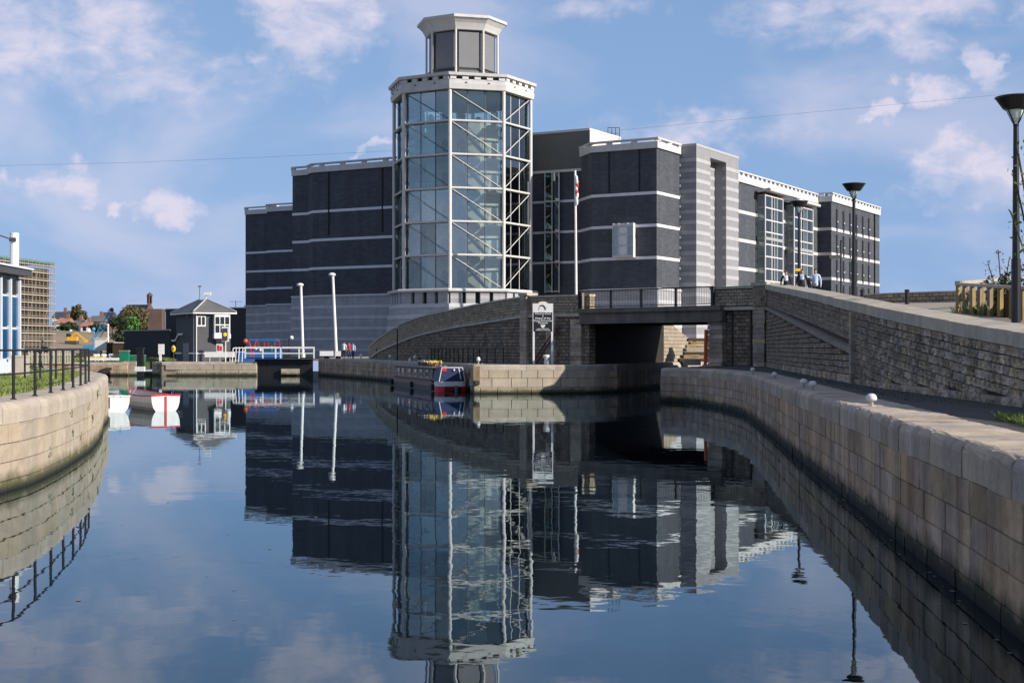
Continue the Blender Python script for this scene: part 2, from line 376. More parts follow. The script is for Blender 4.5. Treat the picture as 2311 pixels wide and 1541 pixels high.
# ------------------------------------------------------------------ materials
mk('quay_stone', (.385, .31, .225), .85, .12, .9, .012, 9, rand=.07, alt=(.43, .375, .29), stain=(.09, .085, .04), dirt=.14)
mk('quay_stone_dark', (.50, .385, .26), .88, .2, .9, .015, 9, rand=.17, alt=(.43, .29, .195), altk=.9, stain=(.03, .032, .016), dirt=.42)
mk('mortar', (.27, .22, .165), .95, .3, 3)
mk('mortar_dark', (.07, .056, .045), .95, .3, 3)
mk('coping', (.40, .34, .27), .88, .14, 1.2, .014, 8, rand=.08, alt=(.45, .395, .325), dirt=.08)
mk('coping_right', (.48, .385, .28), .88, .2, 1.2, .018, 7, rand=.14, alt=(.40, .33, .27), dirt=.16)
mk('rock_face', (.45, .355, .25), .92, .3, 1.4, .02, 10, rand=.26, alt=(.29, .245, .20), altk=.7)
mk('wall_coping', (.48, .42, .33), .85, .15, 1.5, .006, 18, rand=.10, dirt=.12)
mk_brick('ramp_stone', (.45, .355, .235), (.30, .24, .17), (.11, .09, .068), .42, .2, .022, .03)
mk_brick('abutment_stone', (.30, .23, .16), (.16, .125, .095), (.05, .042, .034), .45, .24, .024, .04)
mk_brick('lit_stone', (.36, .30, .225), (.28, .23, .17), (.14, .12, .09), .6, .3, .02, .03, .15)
mk('museum_brick', (.064, .070, .083), .75, .12, .45, .004, 30, spec=.3, dirt=.14, courses=(.9, .3, .16, .30))
mk('band', (.66, .66, .675), .7, .08, 1.0)
mk('cornice_paint', (.56, .55, .535), .6, .07, .8, dirt=.06)
mk('base_band', (.36, .36, .37), .8, .12, 1.2)
mk('pylon_grey', (.245, .245, .255), .8, .06, .8)
mk('pylon_band', (.37, .37, .38), .8, .06, .8)
mk('metal_clad', (.115, .12, .122), .45, .08, .6, metal=.2)
mk('metal_clad_light', (.62, .6, .57), .5, .06, .6)
mk('white_steel', (.58, .565, .54), .4, .05, 1.2)
mk('grey_panel', (.17, .17, .175), .5, .05, .7)
mk('panel_dark', (.06, .062, .066), .5, .08, .7)
mk('core_render', (.45, .43, .40), .85, .1, .6)
mk('core_warm', (.40, .355, .31), .85, .12, .8)
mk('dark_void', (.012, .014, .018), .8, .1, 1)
mk('tower_floor', (.30, .32, .30), .7, .1, 1)
mk_glass('tower_glass', (.88, .955, .94), .085)
mk_glass('bay_glass', (.84, .93, .94), .04)
mk('granite', (.36, .365, .375), .8, .08, .8, dirt=.1, courses=(1.5, .5, .07, -.2))
mk('granite_band', (.50, .50, .51), .8, .08, .8)
mk_glass('dark_glass', (.35, .45, .5), .10)
mk('bridge_steel', (.15, .125, .10), .7, .25, 1.0, dirt=.25)
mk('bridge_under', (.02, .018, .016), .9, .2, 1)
mk('black_iron', (.012, .012, .014), .5, .2, 3)
mk('white_paint', (.70, .69, .67), .5, .05, 2, dirt=.05)
mk('earth', (.16, .125, .09), .95, .25, .6, .03, 4, alt=(.12, .10, .075))
mk('cobble', (.060, .054, .048), .85, .3, 1.5, .02, 6)
mk('paving', (.29, .25, .205), .9, .15, .8, .008, 10)
mk('grass_soil', (.06, .075, .025), .95, .3, .8)
mk('grass_blade', (.095, .17, .03), .75, .4, .9, rand=.0, alt=(.24, .25, .075), altk=.9)
mk('string_stone', (.27, .235, .185), .88, .2, 1.5, .008, 14, dirt=.2)
mk('church_stone', (.10, .066, .055), .9, .25, .2)
mk('dandelion', (.85, .55, .02), .7, .1, 1)
mk('brick_house', (.20, .115, .085), .9, .25, .2)
mk('slate', (.13, .125, .125), .6, .15, .8, .01, 8)
mk('slate_dark', (.055, .058, .065), .7, .15, .3)
mk('lock_brick', (.032, .033, .04), .85, .15, 2)
mk('lock_brick_light', (.078, .078, .084), .85, .1, 2)
mk('lock_door', (.20, .20, .205), .6, .05, 1)
mk('window_dark', (.02, .024, .028), .12, .1, 1, spec=.6)
mk('yellow', (.75, .48, .03), .5, .08, 2)
mk('amber', (.95, .42, .02), .4, 0, 1, emit=.6)
mk('red_paint', (.55, .025, .03), .4, .08, 3)
mk('blue_paint', (.02, .12, .36), .4, .1, 3)
mk('green_paint', (.01, .17, .10), .5, .1, 2)
mk('boat_white', (.70, .68, .66), .45, .06, 4, dirt=.1)
mk('boat_inside', (.42, .45, .46), .6, .1, 3)
mk('boat_black', (.010, .010, .012), .5, .2, 2)
mk('boat_brown', (.085, .032, .028), .45, .2, 1.5)
mk('boat_roof', (.10, .12, .13), .5, .15, 1.2)
mk('canvas_blue', (.006, .018, .075), .55, .25, 2)
mk('timber', (.27, .195, .10), .85, .2, 2, dirt=.25, rand=.2)
mk('timber_grey', (.35, .31, .25), .85, .15, 2, rand=.1)
mk('timber_dark', (.06, .035, .022), .9, .2, 2)
mk('orange_paint', (.52, .085, .02), .5, .1, 2)
mk('rust', (.10, .025, .018), .8, .3, 3)
mk('bollard_white', (.66, .66, .65), .45, .05, 4)
mk('scaffold', (.26, .23, .19), .7, .15, .6)
mk('scaffold_board', (.31, .26, .205), .8, .12, .7)
mk('scaffold_net', (.12, .10, .075), .9, .2, .3)
mk('net_green', (.08, .20, .15), .8, .15, .6)
mk('blue_glass', (.012, .075, .17), .12, .2, .5, spec=.7)
mk('panel_frame', (.56, .60, .66), .5, .05, 1)
mk('soil', (.30, .215, .15), .95, .16, .05, alt=(.22, .19, .11))
mk('hill_green', (.10, .12, .045), .95, .3, .05, alt=(.20, .16, .10))
mk('leaf_spring', (.12, .10, .045), .7, .35, .5)
mk('leaf_green', (.065, .17, .03), .7, .35, .5)
mk('leaf_dark', (.030, .055, .020), .7, .35, .8)
mk('leaf_fresh', (.09, .15, .03), .6, .3, 2)
mk('bark', (.07, .055, .04), .9, .25, 2)
mk('excavator_yellow', (.70, .36, .03), .5, .1, 1)
mk('crane_blue', (.06, .25, .45), .5, .1, 1)
mk('skin', (.50, .28, .19), .6, .06, 6)
mk('hair', (.045, .025, .015), .7, .2, 9)
mk('suit', (.014, .015, .020), .8, .15, 5)
mk('shirt', (.72, .74, .78), .8, .04, 5)
mk('shirt_blue', (.42, .52, .70), .8, .05, 5)
mk('tie', (.16, .03, .05), .7, .1, 9)
mk('jeans', (.03, .05, .11), .85, .1, 5)
mk('red_cloth', (.40, .03, .05), .8, .1, 5)
mk('lamp_metal', (.012, .014, .018), .35, .1, 2)
mk('lamp_lens', (.70, .78, .72), .2, .03, 2)
mk('far_grey', (.23, .22, .21), .8, .15, .3)
mk('far_white', (.68, .66, .62), .8, .08, .3)
mk('far_red', (.36, .16, .12), .85, .15, .3)
mk('plant_pot', (.24, .09, .05), .8, .1, 4)
mk('flower_yellow', (.80, .62, .12), .7, .1, 5)
mk('flower_white', (.75, .74, .62), .7, .1, 5)
mk('sign_black', (.012, .013, .02), .5, .05, 3)
# ------------------------------------------------------------------ plan of the basin
QZ = 1.86
right_pts = [(3.0, -40), (3.3, -12), (3.95, 2)] + [tuple(G(x, y).xy) for x, y in ((2311, 1447), (2149, 1316), (2041, 1232), (1929, 1138), (1807, 1040), (1737, 979), (1681, 937), (1620, 920))]
RQ = Path(right_pts + [(9.6, 77.0), tuple(G(1491, 906).xy)], 6)
rc = Vector((RQ.p[-1].x, RQ.p[-1].y, 0))
PV = Vector((.36, .933, 0))          # line of the cut under the bridge
RP = Path([tuple(rc.xy), tuple((rc + PV * 60).xy)])
LQ = Path([(-62, 122), (-30, 86), (-19.2, 66)] + [tuple(G(x, y).xy) for x, y in ((231.5, 966), (227, 984), (207, 1012), (150, 1051), (75, 1089), (0, 1112))] + [(-10.5, 24), (-10.4, 10), (-10.4, -40)], 6)
dk0 = Vector((6.8, 95.6, 0))
LP = Path([tuple((dk0 + PV * 60).xy), tuple((dk0 + PV * .8).xy)])
DQ = Path([(6.8, 95.6), (5.4, 93.9), (3.2, 93.1), (-2.45, 92.2)], 4)
DB = Path([(-2.45, 92.2), (-2.62, 96.2), (-5.0, 106), (-9.2, 121), (-15.6, 140), (-20.9, 153.5)], 3)
FI = Path([(-27.0, 150.5), (-37.2, 150.5), (-38.6, 152.5)], 1)
FL = Path([(-40.9, 151.5), (-62, 151.5)], 1)
basin = ([p for p in RQ.p] + [p for p in RP.p[1:]] + [p for p in LP.p] + [p for p in DQ.p] + [p for p in DB.p[1:]] + [Vector((-21.2, 175)), Vector((-27.0, 175))]
         + [p for p in FI.p] + [Vector((-38.6, 172)), Vector((-40.9, 172))] + [p for p in FL.p] + [p for p in LQ.p])

# water: one sheet, rippled
def water_material():
    m = bpy.data.materials.new('water'); m.use_nodes = True; n, l = m.node_tree.nodes, m.node_tree.links; MATS['water'] = m
    n.clear(); out = n.new('ShaderNodeOutputMaterial'); mixs = n.new('ShaderNodeMixShader'); df = n.new('ShaderNodeBsdfDiffuse'); gl = n.new('ShaderNodeBsdfGlossy'); fr = n.new('ShaderNodeFresnel')
    df.inputs[0].default_value = (.004, .008, .012, 1); gl.inputs[0].default_value = (.81, .94, 1.0, 1); gl.inputs['Roughness'].default_value = .012; fr.inputs[0].default_value = 1.6
    l.new(fr.outputs[0], mixs.inputs[0]); l.new(df.outputs[0], mixs.inputs[1]); l.new(gl.outputs[0], mixs.inputs[2]); l.new(mixs.outputs[0], out.inputs[0])
    geo = n.new('ShaderNodeNewGeometry'); acc = None
    for sc, st, k, d in ((1.25, (1, 1, 1), .62, 2), (.25, (1, 1.3, 1), 1.1, 2), (4.2, (1, 1, 1), .07, 3)):
        mp = n.new('ShaderNodeMapping'); mp.inputs['Scale'].default_value = st; mp.inputs['Rotation'].default_value = (0, 0, .4 * sc); l.new(geo.outputs['Position'], mp.inputs[0])
        t = n.new('ShaderNodeTexNoise'); t.inputs['Scale'].default_value = sc; t.inputs['Detail'].default_value = d; t.inputs['Roughness'].default_value = .45; l.new(mp.outputs[0], t.inputs['Vector'])
        q = n.new('ShaderNodeMath'); q.operation = 'MULTIPLY_ADD'; l.new(t.outputs[0], q.inputs[0]); q.inputs[1].default_value = k
        if acc is None: q.inputs[2].default_value = 0
        else: l.new(acc, q.inputs[2])
        acc = q.outputs[0]
    # calmer and livelier patches
    pt = n.new('ShaderNodeTexNoise'); pt.inputs['Scale'].default_value = .045; pt.inputs['Detail'].default_value = 3; l.new(geo.outputs['Position'], pt.inputs['Vector'])
    mr = n.new('ShaderNodeMapRange'); l.new(pt.outputs[0], mr.inputs[0]); mr.inputs[1].default_value = .35; mr.inputs[2].default_value = .68; mr.inputs[3].default_value = .30; mr.inputs[4].default_value = 1.0
    bp = n.new('ShaderNodeBump'); bp.inputs['Distance'].default_value = .0062; l.new(mr.outputs[0], bp.inputs['Strength']); l.new(acc, bp.inputs['Height']); [l.new(bp.outputs[0], q.inputs['Normal']) for q in (df, gl, fr)]
water_material()
w = MB().add([(-75, -60, 0), (48, -60, 0), (48, 180, 0), (-75, 180, 0)], [(0, 1, 2, 3)]).build('water', 'water'); tag(w, kind='structure')
bed = MB().add([(-75, -60, -1.6), (48, -60, -1.6), (48, 180, -1.6), (-75, 180, -1.6)], [(0, 1, 2, 3)]).build('river_bed', 'mortar_dark'); tag(bed, kind='structure')

# the ground: a sheet to the horizon with the basin cut out
bm = bmesh.new()
def loop(pts, z):
    vs = [bm.verts.new((p[0], p[1], z)) for p in pts]
    return [bm.edges.new((vs[i], vs[(i + 1) % len(vs)])) for i in range(len(vs))]
cl = []
for p in basin:
    if not cl or (Vector(p[:2]) - Vector(cl[-1][:2])).length > .05: cl.append(p)
es = loop(cl, 1.36) + loop([(-4000, -1500), (4000, -1500), (4000, 6000), (-4000, 6000)], 1.36)
bmesh.ops.triangle_fill(bm, edges=es, use_beauty=True)
me = bpy.data.meshes.new('ground'); bm.to_mesh(me); bm.free(); me.materials.append(MATS['earth'])
o = bpy.data.objects.new('ground', me); COL.objects.link(o); tag(o, kind='structure')
for f in me.polygons:
    if f.normal.z < 0: f.flip()

def land(name, pts, z0, z1, mat, drop=None):
    """a raised bank: flat (or tilted by drop(x, y)) top with sides"""
    n = len(pts); bm = bmesh.new()
    a = [bm.verts.new((p[0], p[1], z0)) for p in pts]; b = [bm.verts.new((p[0], p[1], drop(p[0], p[1]) if drop else z1)) for p in pts]
    for i in range(n): bm.faces.new((a[i], a[(i + 1) % n], b[(i + 1) % n], b[i]))
    f = bm.faces.new(b); bmesh.ops.triangulate(bm, faces=[f])
    bmesh.ops.recalc_face_normals(bm, faces=bm.faces)
    me = bpy.data.meshes.new(name); bm.to_mesh(me); bm.free(); me.materials.append(MATS[mat])
    o = bpy.data.objects.new(name, me); COL.objects.link(o); tag(o, kind='structure'); return o
def pl(path, off, s0=0, s1=None, step=1.5):
    s1 = path.L if s1 is None else s1; k = max(2, int((s1 - s0) / step)); return [path.at(s0 + (s1 - s0) * i / k, off).xy for i in range(k + 1)]

# right towpath (setts) and left lawn bank, dock quay pavement, lock island
land('towpath', pl(RQ, -.25) + [(rc + PV * 60 + Vector((.3, -.2, 0))).xy, (60, 120), (60, -40)], .5, QZ - .012, 'cobble')
land('lawn', pl(LQ, -.25) + [(-90, -40), (-90, 122)], .5, QZ - .02, 'grass_soil')
land('quay_pavement', [p for p in pl(DQ, -.25)] + [p for p in pl(DB, -.25)[1:]] + [(-20.9, 178), (60, 260), (60, 170), (dk0 + PV * 60).xy], .5, QZ - .012, 'paving')
land('lock_island', pl(FI, -.2) + [(-38.4, 172), (-27.2, 175)], .5, 1.44, 'paving')
land('far_bank', pl(FL, -.2) + [(-90, 151.5), (-90, 200), (-41.1, 200)], .5, 1.40, 'grass_soil')

# ------------------------------------------------------------------ quay walls
def quay(name, label, path, s0, s1, stone, back, cop, zs, ztop, cop_w, cop_h, lr, cap=300, nose=.14, proud=.012, seed=1, coplen=(.9, 1.5), cat='quay wall', rough=.10, backdepth=.6):
    rg = random.Random(seed); mid = path.at((s0 + s1) / 2, 0, 0)
    t = thing(name, label, cat, mid)
    wall_strip(MB(), path, s0, s1, -.10, lambda s: -.8, lambda s: ztop - cop_h + .02, .8, backdepth).build('core_wall', back, t)
    ms = [stone_mesh(name + '_block', stone, seed * 10 + k, rough, 2, .02) for k in range(5)]
    items = []
    for z1, z0 in zip(zs[:-1], zs[1:]):
        s = s0 - rg.uniform(0, lr[0])
        while s < s1:
            L = rg.uniform(*lr); a, b = max(s, s0), min(s + L, s1); s += L
            if b - a < .12: continue
            c = (a + b) / 2; A, B = path.at(a), path.at(b); tan = B - A
            p = (A + B) / 2 + path.nrm(c) * (rg.uniform(-.006, proud) ); p.z = (z0 + z1) / 2
            items.append((stone_matrix(p, tan, path.nrm(c), tan.length - .007, z1 - z0 - .008, .15), (b - a) * (z1 - z0)))
    place_stones(items, ms, t, 'stone_block', 'stone_courses', stone, cap)
    # coping: one rounded stone after another, bent to the line of the quay
    s = s0; k = 0
    while s < s1:
        L = rg.uniform(*coplen); a, b = s + .004, min(s + L, s1) - .004; s += L
        if b - a < .1: continue
        dz = rg.uniform(-.006, .006); do = rg.uniform(-.008, .012); prof = [(do, ztop - cop_h), (do, ztop - nose)]
        for q in range(1, 6): an = q / 6 * math.pi / 2; prof.append((do - nose * (1 - math.cos(an)), ztop - nose + nose * math.sin(an)))
        prof += [(do - nose, ztop), (-cop_w * .6, ztop + .006), (-cop_w, ztop), (-cop_w, ztop - cop_h)]
        m = max(2, int((b - a) / .3)); vs = []; n = len(prof)
        for i in range(m + 1):
            e = .007 if i in (0, m) else 0
            for (d, z) in prof: vs.append(path.at(a + (b - a) * i / m, d - (e if d > -.3 else 0) + (rg.gauss(0, .0035) if d > -.5 and z > ztop - cop_h else 0), z + dz - (e if z > ztop - .03 else 0) + (rg.gauss(0, .004) if z > ztop - nose else 0)))
        fs = [(i * n + j, (i + 1) * n + j, (i + 1) * n + (j + 1) % n, i * n + (j + 1) % n) for i in range(m) for j in range(n)]
        fs += [tuple(range(n)), tuple(range((m + 1) * n - 1, m * n - 1, -1))]
        MB().add(vs, fs).build('coping_stone', cop, t, smooth=False); k += 1
    return t
ZS = (1.40, .99, .60, .22, -.18, -.6)
quay('quay_wall', 'weathered brown stone quay wall curving along the shaded towpath side of the water', RQ, 46, RQ.L, 'quay_stone_dark', 'mortar_dark', 'coping_right', ZS, QZ, 1.15, .46, (.55, 1.25), 300, .15, seed=1)
sL = next(s for s in np.arange(0, LQ.L, .5) if LQ.at(s).y < 80)
sL2 = next(s for s in np.arange(0, LQ.L, .5) if LQ.at(s).y < 16)
quay('quay_wall', 'sunlit pale sandstone quay wall below the black railing and lawn', LQ, sL, sL2, 'quay_stone', 'mortar', 'coping', ZS, QZ, 1.1, .46, (.6, 1.3), 300, .2, seed=2)
quay('quay_wall', 'sunlit plain stone quay face beneath the black and white notice board', DQ, 0, DQ.L, 'quay_stone', 'mortar', 'coping', (1.52, 1.0, .4, -.3), QZ, 1.0, .34, (.8, 1.35), 90, .08, seed=3, coplen=(1.2, 2))
quay('quay_wall', 'dark stone quay wall beside the moored narrowboat running back to the lock', DB, .75, DB.L, 'quay_stone_dark', 'mortar_dark', 'coping', (1.56, 1.15, .75, .35, -.2), QZ, .8, .3, (.8, 1.6), 150, .08, seed=4, coplen=(1.2, 2))
quay('quay_wall', 'pale stone quay front of the lock island below the keeper\'s house', FI, 0, FI.L, 'quay_stone', 'mortar', 'coping', (1.16, .62, .2, -.3), 1.46, 1.0, .3, (1.5, 3), 60, .08, seed=5, coplen=(1.6, 3))
quay('quay_wall', 'far grey stone quay with low grass on top behind the two rowing boats', FL, 0, 9, 'quay_stone_dark', 'mortar_dark', 'coping', (1.12, .6, .2, -.3), 1.42, .8, .3, (1.5, 3), 60, .08, seed=6, coplen=(1.6, 3))
quay('quay_wall', 'stone wall lining the cut under the bridge on its towpath side', RP, .01, 30, 'quay_stone_dark', 'mortar_dark', 'coping_right', ZS, QZ, .8, .46, (.7, 1.3), 40, .15, seed=7)
quay('quay_wall', 'stone wall lining the dark cut under the bridge below the left abutment', LP, 20, LP.L, 'quay_stone_dark', 'mortar_dark', 'coping', ZS, QZ, .8, .46, (.7, 1.3), 120, .15, seed=8)

# corner blocks where two quay faces meet
def quoins(owner_label, corner, mats, zs, rz, w=.62):
    t = thing('quay_corner', owner_label, 'quoin', (*corner, 0)); rg = random.Random(9)
    for i, (z1, z0) in enumerate(zip(zs[:-1], zs[1:])): MB().box((*corner, (z0 + z1) / 2), (w + (.25 if i % 2 else 0), w + (0 if i % 2 else .25), z1 - z0 - .02), rz).build('stone_block', mats, t)
quoins('stone corner of the sunlit quay next to the narrowboat stern', (-2.27, 92.72), 'quay_stone', (1.55, 1.05, .5, 0, -.4), .4)
quoins('shaded stone corner of the dock quay at the mouth of the cut', (6.62, 95.75), 'quay_stone_dark', (1.42, 1.0, .5, 0, -.4), .3)

# grass on the banks (uncounted blades)
def grass(name, label, pts_fn, n, h, parent=None, seed=1, mat='grass_blade'):
    rg = np.random.RandomState(seed); V = []; Fc = []
    for i in range(n):
        p = pts_fn(rg)
        if p is None: continue
        a = rg.uniform(0, 6.28); hh = h * rg.uniform(.5, 1.3); w = h * .11; lx, ly = rg.normal(0, h * .35, 2); k = len(V)
        V += [(p[0] - w * math.cos(a), p[1] - w * math.sin(a), p[2]), (p[0] + w * math.cos(a), p[1] + w * math.sin(a), p[2]), (p[0] + lx, p[1] + ly, p[2] + hh)]; Fc.append((k, k + 1, k + 2))
    me = bpy.data.meshes.new(name); me.from_pydata(V, [], Fc); me.materials.append(MATS[mat]); o = bpy.data.objects.new(name, me); COL.objects.link(o)
    return tag(o, label, 'grass', kind='stuff')
def lawn_pt(rg):
    s = rg.uniform(sL + 12, sL2); d = -1.0 - 9 * rg.beta(1, 1.8); p = LQ.at(s, d, QZ - .03); return p
grass('grass', 'bright green lawn behind the black railing', lawn_pt, 52000, .15)
def tow_pt(rg):
    Y = rg.uniform(17, 22.8) ; p = Vector((7.75 + (22.8 - Y) * -.12 + rg.exponential(.8), Y, QZ - .02)); return p if p.x < 11 else None
grass('grass', 'sunlit tuft of grass and weeds at the foot of the coursed wall', tow_pt, 7000, .13, seed=2)
def fl_pt(rg): return Vector((rg.uniform(-60, -41.2), rg.uniform(152.4, 175), 1.39))
grass('grass', 'strip of grass on the far bank behind the rowing boats', fl_pt, 9000, .4, seed=3)
def weed_pt(rg):
    s = RQ.L - rg.uniform(0, 50); return RQ.at(s, -1.5 - rg.exponential(.7), QZ - .02)
grass('weeds', 'thin dark weeds between the setts of the shaded towpath', weed_pt, 1600, .07, seed=4, mat='leaf_dark')
mbd = MB(); rg = random.Random(5)
for i in range(60):
    p = LQ.at(rg.uniform(sL + 15, sL2 - 2), -1.5 - rg.random() * 7, QZ + .13); mbd.lathe(p, [(.01, -.02), (.035, 0), (.02, .02)], 6)
tag(mbd.build('dandelions', 'dandelion'), 'yellow dandelions dotted over the lawn', 'flowers', kind='stuff')
# small plants rooted in the quay joints
def joint_pt(rg):
    c = [(37.0, 1.25), (37.2, .7), (33.5, .45), (41, 1.3), (42.5, .9), (39, .5), (45, 1.5)][rg.randint(7)]
    s = min(np.arange(sL, sL2, .2), key=lambda q: abs(LQ.at(q).y - c[0])); return LQ.at(s + rg.normal(0, .12), .01, c[1] + rg.normal(0, .06))
grass('weeds', 'little weeds rooted in the joints of the sunlit quay', joint_pt, 160, .1, seed=8, mat='leaf_dark')
# ------------------------------------------------------------------ museum
GZ = 2.0
LEDGE = 11.25
BANDS = (25.2, 20.54, 15.9)
mus = thing('museum_building', 'large museum of dark grey brick with pale bands and white parapets behind the canal bridge', 'building', (0, 232, GZ))
def V2(v): return (v[0], v[1])
def cornice(pts, z0, z1, sp=4.2, slot=True, d=.28):
    """parapet: fascia, open gap with stub blocks, capping"""
    m = MB(); slab(m, pts, -.35, d, z0, z0 + (z1 - z0) * .62); m.build('cornice', 'cornice_paint', mus)
    m = MB(); slab(m, pts, -.45, d + .12, z1 - .22, z1); m.build('parapet_cap', 'cornice_paint', mus)
    pa = Path(offset_poly(pts, d - .18)); za, zb = z0 + (z1 - z0) * .62, z1 - .22; n = max(1, int(pa.L / sp))
    for i in range(n + 1):
        s = min(max(.3, pa.L * i / n), pa.L - .3); p = pa.at(s, 0, (za + zb) / 2); t = pa.nrm(s); MB().box(p, (.9, .3, zb - za + .01), math.atan2(t.y, t.x) - math.pi / 2).build('parapet_block', 'cornice_paint', mus)
def block(front, depth, z0, z1, front_mats, roofz=None, core=True):
    """wall block: front polyline (travel right to left so that left of travel faces the viewer), each face its own wall"""
    pts = [Vector(p) for p in front]; n = len(pts); inn = offset_poly(pts, -.6)
    for i in range(n - 1):
        a, b = pts[i], pts[i + 1]
        e = (b - a).normalized(); nn = Vector((-e.y, e.x))
        m = MB(); m.prism([a, b, inn[i + 1], inn[i]], z0, z1); m.build('wall', front_mats[i], mus)
    if not core: return
    bk = [(p + Vector(VV.xy) * depth) for p in (pts[0], pts[-1])]
    ins = offset_poly(pts, -.62)
    MB().prism(list(ins) + [bk[1], bk[0]], z0, (roofz or z1) - .4).build('roof_block', 'metal_clad', mus)
def bands(pts, zs, h=.42, d=.07, mat='band'):
    for z in zs:
        m = MB(); slab(m, pts, -.1, d, z - h / 2, z + h / 2); m.build('band_course', mat, mus)
def base(pts, z1=LEDGE, d=.25, sp=1.75, n=5):
    m = MB(); a = offset_poly(pts, -.3); b0 = offset_poly(pts, d + .25); b1 = offset_poly(pts, d); k = len(pts)
    vs = [(*q, GZ - .6) for q in b0] + [(*q, z1) for q in b1] + [(*q, z1) for q in a]
    fs = [(i, i + 1, k + i + 1, k + i) for i in range(k - 1)] + [(k + i, k + i + 1, 2 * k + i + 1, 2 * k + i) for i in range(k - 1)] + [(0, k, 2 * k), (k - 1, 3 * k - 1, 2 * k - 1)]
    m.add(vs, fs).build('plinth', 'granite', mus)
    m = MB(); slab(m, pts, -.1, d + .16, z1 - .02, z1 + .3); m.build('plinth_ledge', 'cornice_paint', mus)
    for i in range(n):
        z = z1 - sp * (i + .95); m = MB(); slab(m, pts, -.1, d + .25 * (z1 - z) / (z1 - GZ) + .05, z - .22, z + .22); m.build('plinth_band', 'granite_band', mus)

TOP, CB = 33.1, 31.6
# left tall range
A = [(-9.0, 219.45), (-18.6, 225), (-32.7, 233.2), (-33.9, 236.2), (-36.7, 237.8)]
block(A, 34, GZ, CB + .1, ['museum_brick'] * 4); bands(A, BANDS); base(A); cornice(A, CB, TOP)
for x in (742, 863):
    q = Xa(x, 230); s = min(np.linspace(0, 1, 200), key=lambda t: abs((A[1][0] + (A[2][0] - A[1][0]) * t) / (A[1][1] + (A[2][1] - A[1][1]) * t) - (x - CX) / F))
    p = Vector(A[1]).lerp(Vector(A[2]), s); nn = Vector((-.5, -.866))
    m = MB(); m.box((p.x + nn.x * .02, p.y + nn.y * .02, 26.4), (.28, .12, 10.2), R_(-30)); m.build('downpipe', 'dark_void', mus)
# farther low ranges
Bf = [(-38, 273.7), (-42.8, 276.5), (-48.2, 279.6)]
block(Bf, 26, GZ, 29.7, ['museum_brick'] * 2); bands(Bf, (21.8, 18.3 - .3, 14.6)); base(Bf, sp=1.7); cornice(Bf, 29.6, 31.1, 30)
Cf = [(-47.0, 285.6), (-49.6, 287.1), (-54.3, 289.8)]
block(Cf, 22, GZ, 30.1, ['museum_brick'] * 2); bands(Cf, (22.2, 18.4, 14.8)); base(Cf, sp=1.7); cornice(Cf, 30.0, 31.5, 30)
# right block
E = Vector((20.75, 204.0)); E2 = E + Vector(VV.xy) * 8.2
Rb = [tuple(E2), tuple(E), (11.76, 209.2), (10.4, 214.0)]
block(Rb, 24, GZ, CB + .1, ['museum_brick', 'museum_brick', 'museum_brick']); bands(Rb, BANDS); base(Rb, n=5); cornice(Rb, CB, TOP, 3.6)
for x in (1375, 1443):
    s = min(np.linspace(0, 1, 200), key=lambda t: abs((E.x + (11.76 - E.x) * t) / (E.y + (209.2 - E.y) * t) - (x - CX) / F))
    p = E.lerp(Vector((11.76, 209.2)), s); MB().box((p.x - .01, p.y - .02, 28.5), (.22, .1, 6.0), R_(-30)).build('movement_joint', 'dark_void', mus)
# recess wall beside the tower
Rc = [(10.7, 214.5), (2.6, 218.9)]
block(Rc, 18, GZ, 29.7, ['museum_brick']); bands(Rc, BANDS, .36, .06); slab(MB(), Rc, -.3, .22, 29.6, 30.0).build('parapet_cap', 'metal_clad_light', mus)
# recess glazing strip, projecting
ra, rb_ = Vector(Rc[0]), Vector(Rc[1]); rd = (rb_ - ra).normalized(); rn = Vector((-rd.y, rd.x))
def on_rc(x):
    s = min(np.linspace(0, 1, 400), key=lambda t: abs((ra.x + (rb_.x - ra.x) * t) / (ra.y + (rb_.y - ra.y) * t) - (x - CX) / F)); return ra.lerp(rb_, s)
g0, g1 = on_rc(1267), on_rc(1235); ang = math.atan2(rd.y, rd.x); gc = (g0 + g1) / 2; gwid = (g1 - g0).length
mull = MB()
for k in range(3):
    p = g0.lerp(g1, k / 2) + rn * .75; mull.box((p.x, p.y, 20.5), (.12, .12, 18.4), ang)
for z in (29.6, 25.2, 20.5, 15.9, 11.5): p = gc + rn * .75; mull.box((p.x, p.y, z), (gwid, .14, .14), ang)
mull.build('window_frame', 'white_steel', mus)
for k in range(2):
    for z0, z1 in zip((11.6, 16, 20.6, 25.3), (15.8, 20.4, 25.1, 29.5)):
        p = g0.lerp(g1, .25 + .5 * k) + rn * .72; MB().box((p.x, p.y, (z0 + z1) / 2), (gwid / 2 - .12, .04, z1 - z0), ang).build('pane', 'dark_glass', mus)
# plant room on the roof
q0, q1 = Vector((11.9, 219.0)), Vector((2.2, 224.6)); q2 = q0 + Vector(VV.xy) * 11
MB().prism([q0, q1, q1 + Vector(VV.xy) * 11, q2], 29.2, 36.4).build('roof_plant_room', 'metal_clad', mus)
slab(MB(), [tuple(q2), tuple(q0), tuple(q1)], -.4, .12, 36.4, 36.75).build('roof_trim', 'metal_clad_light', mus)
slab(MB(), [tuple(q2), tuple(q0 + Vector(VV.xy) * .15)], -.1, .06, 31, 36.39).build('roof_side_panel', 'metal_clad_light', mus)
m = MB(); hp = P(1372, 314, 226); hq = P(1398, 314, 228)
for zz in (0, .9, 1.8): m.tube(hp + Vector((0, 0, zz)), hq + Vector((0, 0, zz)), .05)
for t in (0, .33, .66, 1): p = hp.lerp(hq, t); m.tube(p, p + Vector((0, 0, 1.85)), .05)
m.build('roof_guard_rail', 'black_iron', mus)
